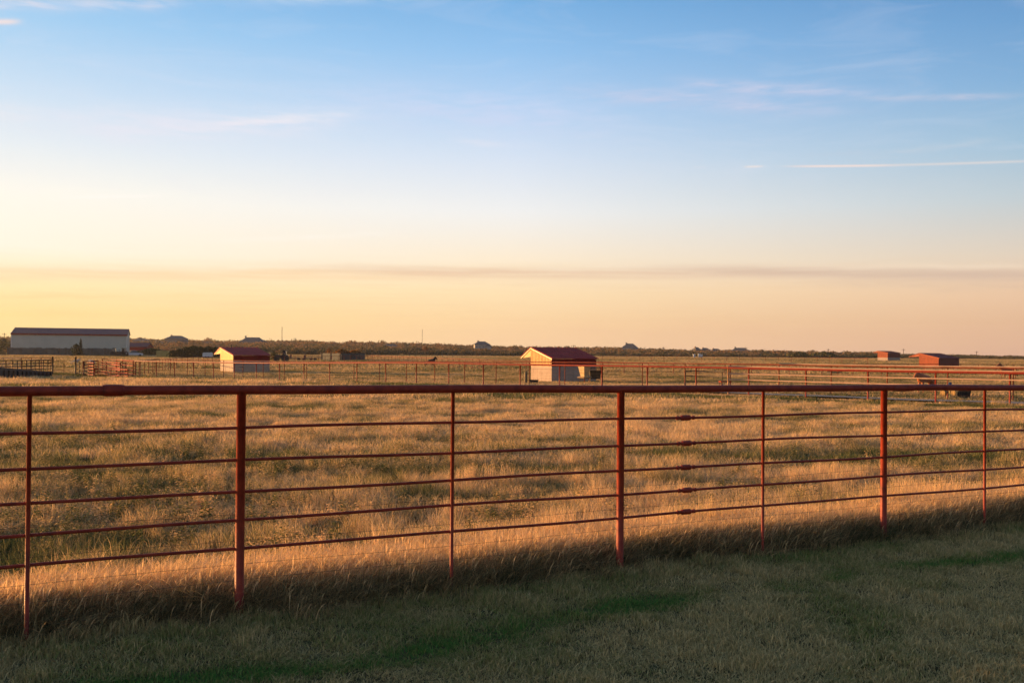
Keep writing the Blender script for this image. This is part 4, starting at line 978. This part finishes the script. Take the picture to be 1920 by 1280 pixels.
HS = [
 (903, 655, 640, 9.5, 3.2, 7, 2.0, M_HOUSE, M_GREY, 'large white house with grey roofs on the ridge left of the centre shed'),
 (1181, 659, 720, 13, 4.2, 10, 4.0, M_HOUSE, M_GREY, 'pale house with a steep grey roof peeking over the trees right of the centre shed'),
 (1306, 661.5, 760, 7, 3.4, 7, 3.0, M_HOUSE, M_GREY, 'small white gabled house, left one of the pair above the white boxes'),
 (1322, 661.5, 770, 9, 3.2, 7, 2.6, M_HOUSE, M_GREY, 'small white house, right one of the pair above the white boxes'),
 (1342, 663.5, 740, 10, 3.4, 8, 2.4, M_HOUSE, M_GREY, 'whitewashed house with a low grey roof just right of the white pair'),
 (1388, 663, 780, 20, 2.6, 12, 4.2, M_HOUSE, M_GREY, 'long blue grey roofed house with one white gable right of the whitewashed house'),
 (1455, 665, 800, 16, 2.4, 10, 3.0, M_BRICK, M_GREY, 'low blue grey roofed house above the corner of the pale rails'),
 (1580, 670, 620, 7, 2.4, 6, 1.8, M_HOUSE, M_GREY, 'isolated white shed like house on the plain left of the orange sheds'),
 (331, 651, 700, 14, 6.0, 10, 2.2, M_BRICK, M_GREY, 'big two storey grey house silhouetted on the ridge above the yellow container'),
 (389, 653, 660, 16, 3.2, 10, 3.0, M_HOUSE, M_GREY, 'wide low house with grey roofs above the white livestock trailer'),
 (300, 651, 680, 12, 3.0, 9, 2.6, M_HOUSE, M_GREY, 'pale low house on the ridge right of the small red topped barn'),
 (474, 649, 780, 22, 2.0, 14, 5.0, M_BRICK, M_GREY, 'large hip roofed house breaking the skyline above the yellow gabled shed'),
 (733, 655, 700, 14, 3.0, 9, 2.6, M_HOUSE, M_GREY, 'pale house half hidden in the wooded slope above the thin deer fence'),
 (265, 644, 760, 14, 3.2, 9, 2.6, M_BRICK, M_GREY, 'brown house on the skyline directly above the small red topped barn'),
]
for i, (px, py, D, w, h, dp, rf_, Mw, Mr, lb) in enumerate(HS): k_ = 1.0 if px in (331, 474, 903) else .78; house(px, py + (0 if k_ == 1 else 1.5), D, w * k_, h * k_, dp * k_, rf_ * k_, Mw, Mr, lb, ang=(.15, -.3, .5, .1)[i % 4], wing=(w > 9))

# ------------------------------------------------------------------ poles, mast, water tower
def upole(px, ybase, ytop, D, label, arms=1):
    g = P(px, ybase + 3, D); tp = P(px, ytop, D); h = tp.z - g.z
    rt = empty('utility_pole', g, 0, label, 'utility pole', 'utility poles on the skyline')
    MB().tube([(0, 0, -2), (0, 0, h)], [.24, .16], 8).build('pole', M_POLE, rt)
    for k in range(arms):
        ca = MB().box((0, 0, h - .9 - k * 1.4), (2.6, .16, .2), .3).build('crossarm', M_POLE, rt)
        mb = MB(); [mb.tube([(s * 1.1, .05, h - .8 - k * 1.4), (s * 1.1, .05, h - .45 - k * 1.4)], .07, 6) for s in (-1, 0.3, 1)]; mb.build('insulator', M_GREY, rt)
for px, yb, yt, D, lb in [(8, 640, 624, 600, 'at the far left edge of the photo'), (265, 640, 632, 700, 'above the small red topped barn'), (553, 645, 633, 800, 'right of the water tower'), (745, 647, 639, 800, 'above the thin deer fence'),
        (911, 652, 642, 650, 'standing beside the white house with grey roofs'), (1076, 656, 646, 700, 'rising over the roof of the centre shed'), (1244, 658, 650, 760, 'between the steep grey roof and the white houses'),
        (1398, 660, 650.5, 720, 'over the long blue grey roof'), (1553, 664, 653.5, 700, 'left of the small orange shed'), (1694, 666, 653.5, 700, 'between the two orange sheds'), (1831, 669, 658, 700, 'right of the low wide orange shed')]:
    upole(px, yb, yt, D, 'thin utility pole on the skyline ' + lb)
def mast(px, yb, yt, D, label):
    g = P(px, yb + 4, D); h = P(px, yt, D).z - g.z; rt = empty('radio_mast', g, 0, label, 'mast', 'radio masts'); mb = MB()
    for a in range(3): mb.tube([(math.cos(a * 2.09) * .5, math.sin(a * 2.09) * .5, -3), (math.cos(a * 2.09) * .35, math.sin(a * 2.09) * .35, h)], .09, 5)
    for i in range(24): z = h * i / 24; mb.tube([(math.cos(i * 2.09) * .45, math.sin(i * 2.09) * .45, z), (math.cos((i + 1) * 2.09) * .45, math.sin((i + 1) * 2.09) * .45, z + h / 24)], .05, 4)
    mb.build('lattice', M_GREY, rt)
mast(528.5, 645, 613, 1000, 'tall thin radio mast on the skyline left of the water tower'); mast(791.5, 648, 617, 1200, 'faint tall radio mast on the skyline above the dark bay horse')
g = P(537, 650, 1000); h = P(537, 639.5, 1000).z - g.z; wt_ = empty('water_tower', g, 0, 'small round water tower just above the distant tree line', 'water tower')
MB().tube([(0, 0, h - 2.2), (0, 0, h - 1.6), (0, 0, h - .3), (0, 0, h + .5), (0, 0, h + .9)], [.8, 2.2, 2.8, 2.0, .2], 16).build('tank', M_GREY, wt_)
MB().tube([(0, 0, -4), (0, 0, h - 2)], .7, 10).build('stem', M_GREY, wt_)

# ------------------------------------------------------------------ woods and yard bushes
WOODC = [(.36, .20, .095), (.27, .175, .09)], [(.17, .14, .07), (.10, .095, .05)]
M_WOOD = grass_mat('woodland_leaves', *WOODC, 0.3)
def bush_mesh(name, seed, n=260, leaf=.085, trunk=True):
    r = np.random.default_rng(seed); V = []; Fc = []; R = []
    lobes = [(r.uniform(-.6, .6), r.uniform(-.6, .6), r.uniform(.35, .78), r.uniform(.22, .46)) for _ in range(9)]
    for i in range(n):
        lx, ly, lz, lr = lobes[r.integers(0, 9)]; d = r.normal(0, 1, 3); d /= np.linalg.norm(d) + 1e-6; d *= lr * r.uniform(.55, 1.08)
        c = np.array([lx + d[0], ly + d[1], max(.04, lz + d[2] * .75)]); a = r.normal(0, 1, 3); a /= np.linalg.norm(a); bb = np.cross(a, r.normal(0, 1, 3)); bb /= np.linalg.norm(bb) + 1e-6
        s = leaf * r.uniform(.6, 1.5); k = len(V); rv = r.uniform()
        V += [tuple(c + a * s), tuple(c + bb * s * .8), tuple(c - a * s), tuple(c - bb * s * .8)]; Fc.append((k, k + 1, k + 2, k + 3)); R += [rv] * 4
    me = bpy.data.meshes.new(name); me.from_pydata(V, [], Fc); me.update(); me.attributes.new('rnd', 'FLOAT', 'POINT').data.foreach_set('value', np.array(R, np.float32)); me.materials.append(M_WOOD)
    return bpy.data.objects.new(name, me)
bv = [bush_mesh('wood_clump', 200 + i) for i in range(6)]
X = []; Y = []; S = []; Hh = []; T = []
def row(D, px0, px1, n, h, s, tmu, jit=10):
    px = rng.uniform(px0, px1, n); d = D + rng.normal(0, jit, n); x_ = (px - 960) / F * d
    X.extend(x_); Y.extend(d); hv = h * (1 + .35 * (fbm(x_, d, 91, 40, 3) - .5) * 2) * rng.uniform(.75, 1.2, n); Hh.extend(hv); S.extend(s * rng.uniform(.7, 1.3, n)); T.extend(np.clip(tmu + rng.normal(0, .22, n) + (fbm(x_, d, 95, 60, 2) - .5) * .8, 0, 1))
row(455, 560, 1000, 170, 2.6, 3.4, .75, 6); row(500, 940, 2050, 420, 2.2, 3.2, .85, 12)
row(470, -80, 700, 260, 2.8, 3.6, .45, 25)
row(560, -100, 2050, 700, 3.0, 4.2, .55, 20); row(640, -100, 1650, 620, 3.6, 5.0, .40, 25); row(740, -100, 1650, 620, 4.2, 5.6, .35, 30)
row(850, -100, 1550, 560, 4.6, 6.4, .5, 35); row(960, -100, 1500, 520, 5.0, 7.0, .5, 30); row(800, 1100, 2100, 380, 3.4, 5.5, .75, 40); row(1000, 1300, 2100, 300, 4.0, 7.0, .8, 40); row(1250, 1400, 2150, 260, 4.4, 8.0, .8, 50)
X = np.array(X); Y = np.array(Y); S = np.array(S); Hh = np.array(Hh); T = np.array(T)
PX = 960 + X / Y * F; Hh = Hh * np.interp(PX, [0, 700, 1000, 1300, 1600, 1900], [1, 1, .76, .72, .72, .50])
scatter('woodland', np.stack([X, Y, zt(X, Y) - .3], 1), rng.uniform(0, 6.28, len(X)), S, Hh * 1.15, T, rng.integers(0, 6, len(X)), bv,
        'long low belt of brown and olive scrub woodland along the whole horizon', 'woods')
def bush(px, D, w, h, label, group, col=M_WOOD, leaf=.07, seed=1, name='shrub', n=900, spire=0):
    r = np.random.default_rng(seed); rt = empty(name, G(px, D), 0, label, 'bush' if name == 'shrub' else 'tree', group); mb = MB()
    tk = MB().tube([(0, 0, -.1), (0.02 * w, 0, h * .35), (0, .02 * w, h * .8)], [.06 * w, .045 * w, .01], 7)
    for i in range(6): a = r.uniform(0, 6.28); tk.tube([(0, 0, h * r.uniform(.15, .45)), (math.cos(a) * w * .35, math.sin(a) * w * .35, h * r.uniform(.55, .8))], [.03 * w, .008], 5)
    tk.build('trunk', M_BARK, rt)
    for i in range(n):
        z = r.uniform(.05, 1); prof = (1 - z) ** .7 if spire else math.sin(math.pi * min(1, .12 + z * .9)) ** .6; a = r.uniform(0, 6.28); rr = w / 2 * prof * math.sqrt(r.uniform()) * (1 + .35 * math.sin(a * 3 + z * 9 + seed))
        c = Vector((math.cos(a) * rr, math.sin(a) * rr, z * h)); u = Vector(r.normal(0, 1, 3)).normalized(); v = u.cross(Vector(r.normal(0, 1, 3))).normalized(); s = leaf * w * r.uniform(.5, 1.3)
        mb.add([c + u * s, c + v * s * .7, c - u * s, c - v * s * .7], [(0, 1, 2, 3)])
    mb.build('crown', col, rt); return rt
def leafmat(name, c1, c2):
    M = bpy.data.materials.new(name); M.use_nodes = True; n = M.node_tree; n.nodes.clear(); q = NB(n)
    g_ = q.n('ShaderNodeNewGeometry'); c = q.ramp(g_.outputs['Random Per Island'], [(0, c1), (1, c2)])
    d = q.n('ShaderNodeBsdfDiffuse'); t = q.n('ShaderNodeBsdfTranslucent'); n.links.new(c, d.inputs[0]); n.links.new(c, t.inputs[0]); mx = q.n('ShaderNodeMixShader'); mx.inputs[0].default_value = .3
    n.links.new(d.outputs[0], mx.inputs[1]); n.links.new(t.outputs[0], mx.inputs[2]); o = q.n('ShaderNodeOutputMaterial'); n.links.new(mx.outputs[0], o.inputs[0]); return M
M_EVER = leafmat('dark_evergreen_leaves', (.020, .030, .014), (.055, .065, .028)); M_RUSSET = leafmat('russet_leaves', (.20, .085, .03), (.36, .17, .05)); M_OLIVE = leafmat('olive_leaves', (.07, .07, .03), (.16, .14, .055))
bush(143, 292, 3.0, 3.6, 'rounded dark bush against the middle of the long pale barn', 'dark bushes by the long barn', M_EVER, seed=3)
bush(151, 293, 1.9, 5.2, 'narrow pointed dark evergreen beside the rounded bush at the long barn', 'dark bushes by the long barn', M_EVER, seed=4, name='evergreen_tree', spire=1)
ps = ['just right of the yellow container', 'second from the yellow container', 'third from the yellow container', 'widest, in the middle of the row', 'immediately left of the white trailer', 'right behind the white trailer', 'rightmost, touching the yellow gabled shed']
for i, (px, w, h) in enumerate([(324, 2.6, 2.0), (336, 3.0, 2.3), (349, 3.6, 2.9), (362, 4.4, 3.2), (376, 3.6, 3.0), (391, 4.0, 3.1), (404, 3.4, 3.0)]):
    bush(px, 268 + i, w, h, 'dark evergreen shrub in the shaded row, ' + ps[i], 'row of dark shrubs', M_EVER, seed=20 + i, n=700)
for i, (px, D, w, h, m_, lb) in enumerate([(617, 236, 2.0, 2.9, M_RUSSET, 'single orange bush standing just above the blue grey board fence'), (640, 240, 5, 2.5, M_RUSSET, 'russet hedge bush above the middle of the blue grey board fence'),
        (664, 242, 5, 2.3, M_RUSSET, 'russet hedge bush above the right end of the blue grey board fence'), (798, 452, 3.6, 4.2, M_RUSSET, 'small orange tree at the wood edge above the dark bay horse'), (5, 420, 8, 6, M_OLIVE, 'olive bush at the left photo edge beside the long barn'),
        (283, 330, 7, 2.4, M_OLIVE, 'low olive bush right of the small red topped barn'), (514, 215, 2.4, 2.0, M_OLIVE, 'pale olive bush between the yellow gabled shed and the black tractor'), (1498, 470, 9, 2.6, M_OLIVE, 'low olive shrub on the plain right of the pale rail corner'),
        (1545, 480, 10, 3.0, M_OLIVE, 'low olive shrub on the plain left of the isolated white house')]):
    bush(px, D, w, h, lb, None, m_, seed=50 + i, n=500)

# ------------------------------------------------------------------ the air between here and the woods
M_HAZE = bpy.data.materials.new('evening_haze'); M_HAZE.use_nodes = True; n = M_HAZE.node_tree; n.nodes.clear(); q = NB(n)
pv = q.n('ShaderNodeVolumePrincipled'); pv.inputs['Color'].default_value = (.80, .82, .90, 1); pv.inputs['Density'].default_value = 0.00010; pv.inputs['Anisotropy'].default_value = 0.3
o = q.n('ShaderNodeOutputMaterial'); n.links.new(pv.outputs[0], o.inputs['Volume'])
MB().box((0, 1500, 48), (20000, 3400, 104)).build('haze', M_HAZE, None, kind='stuff')
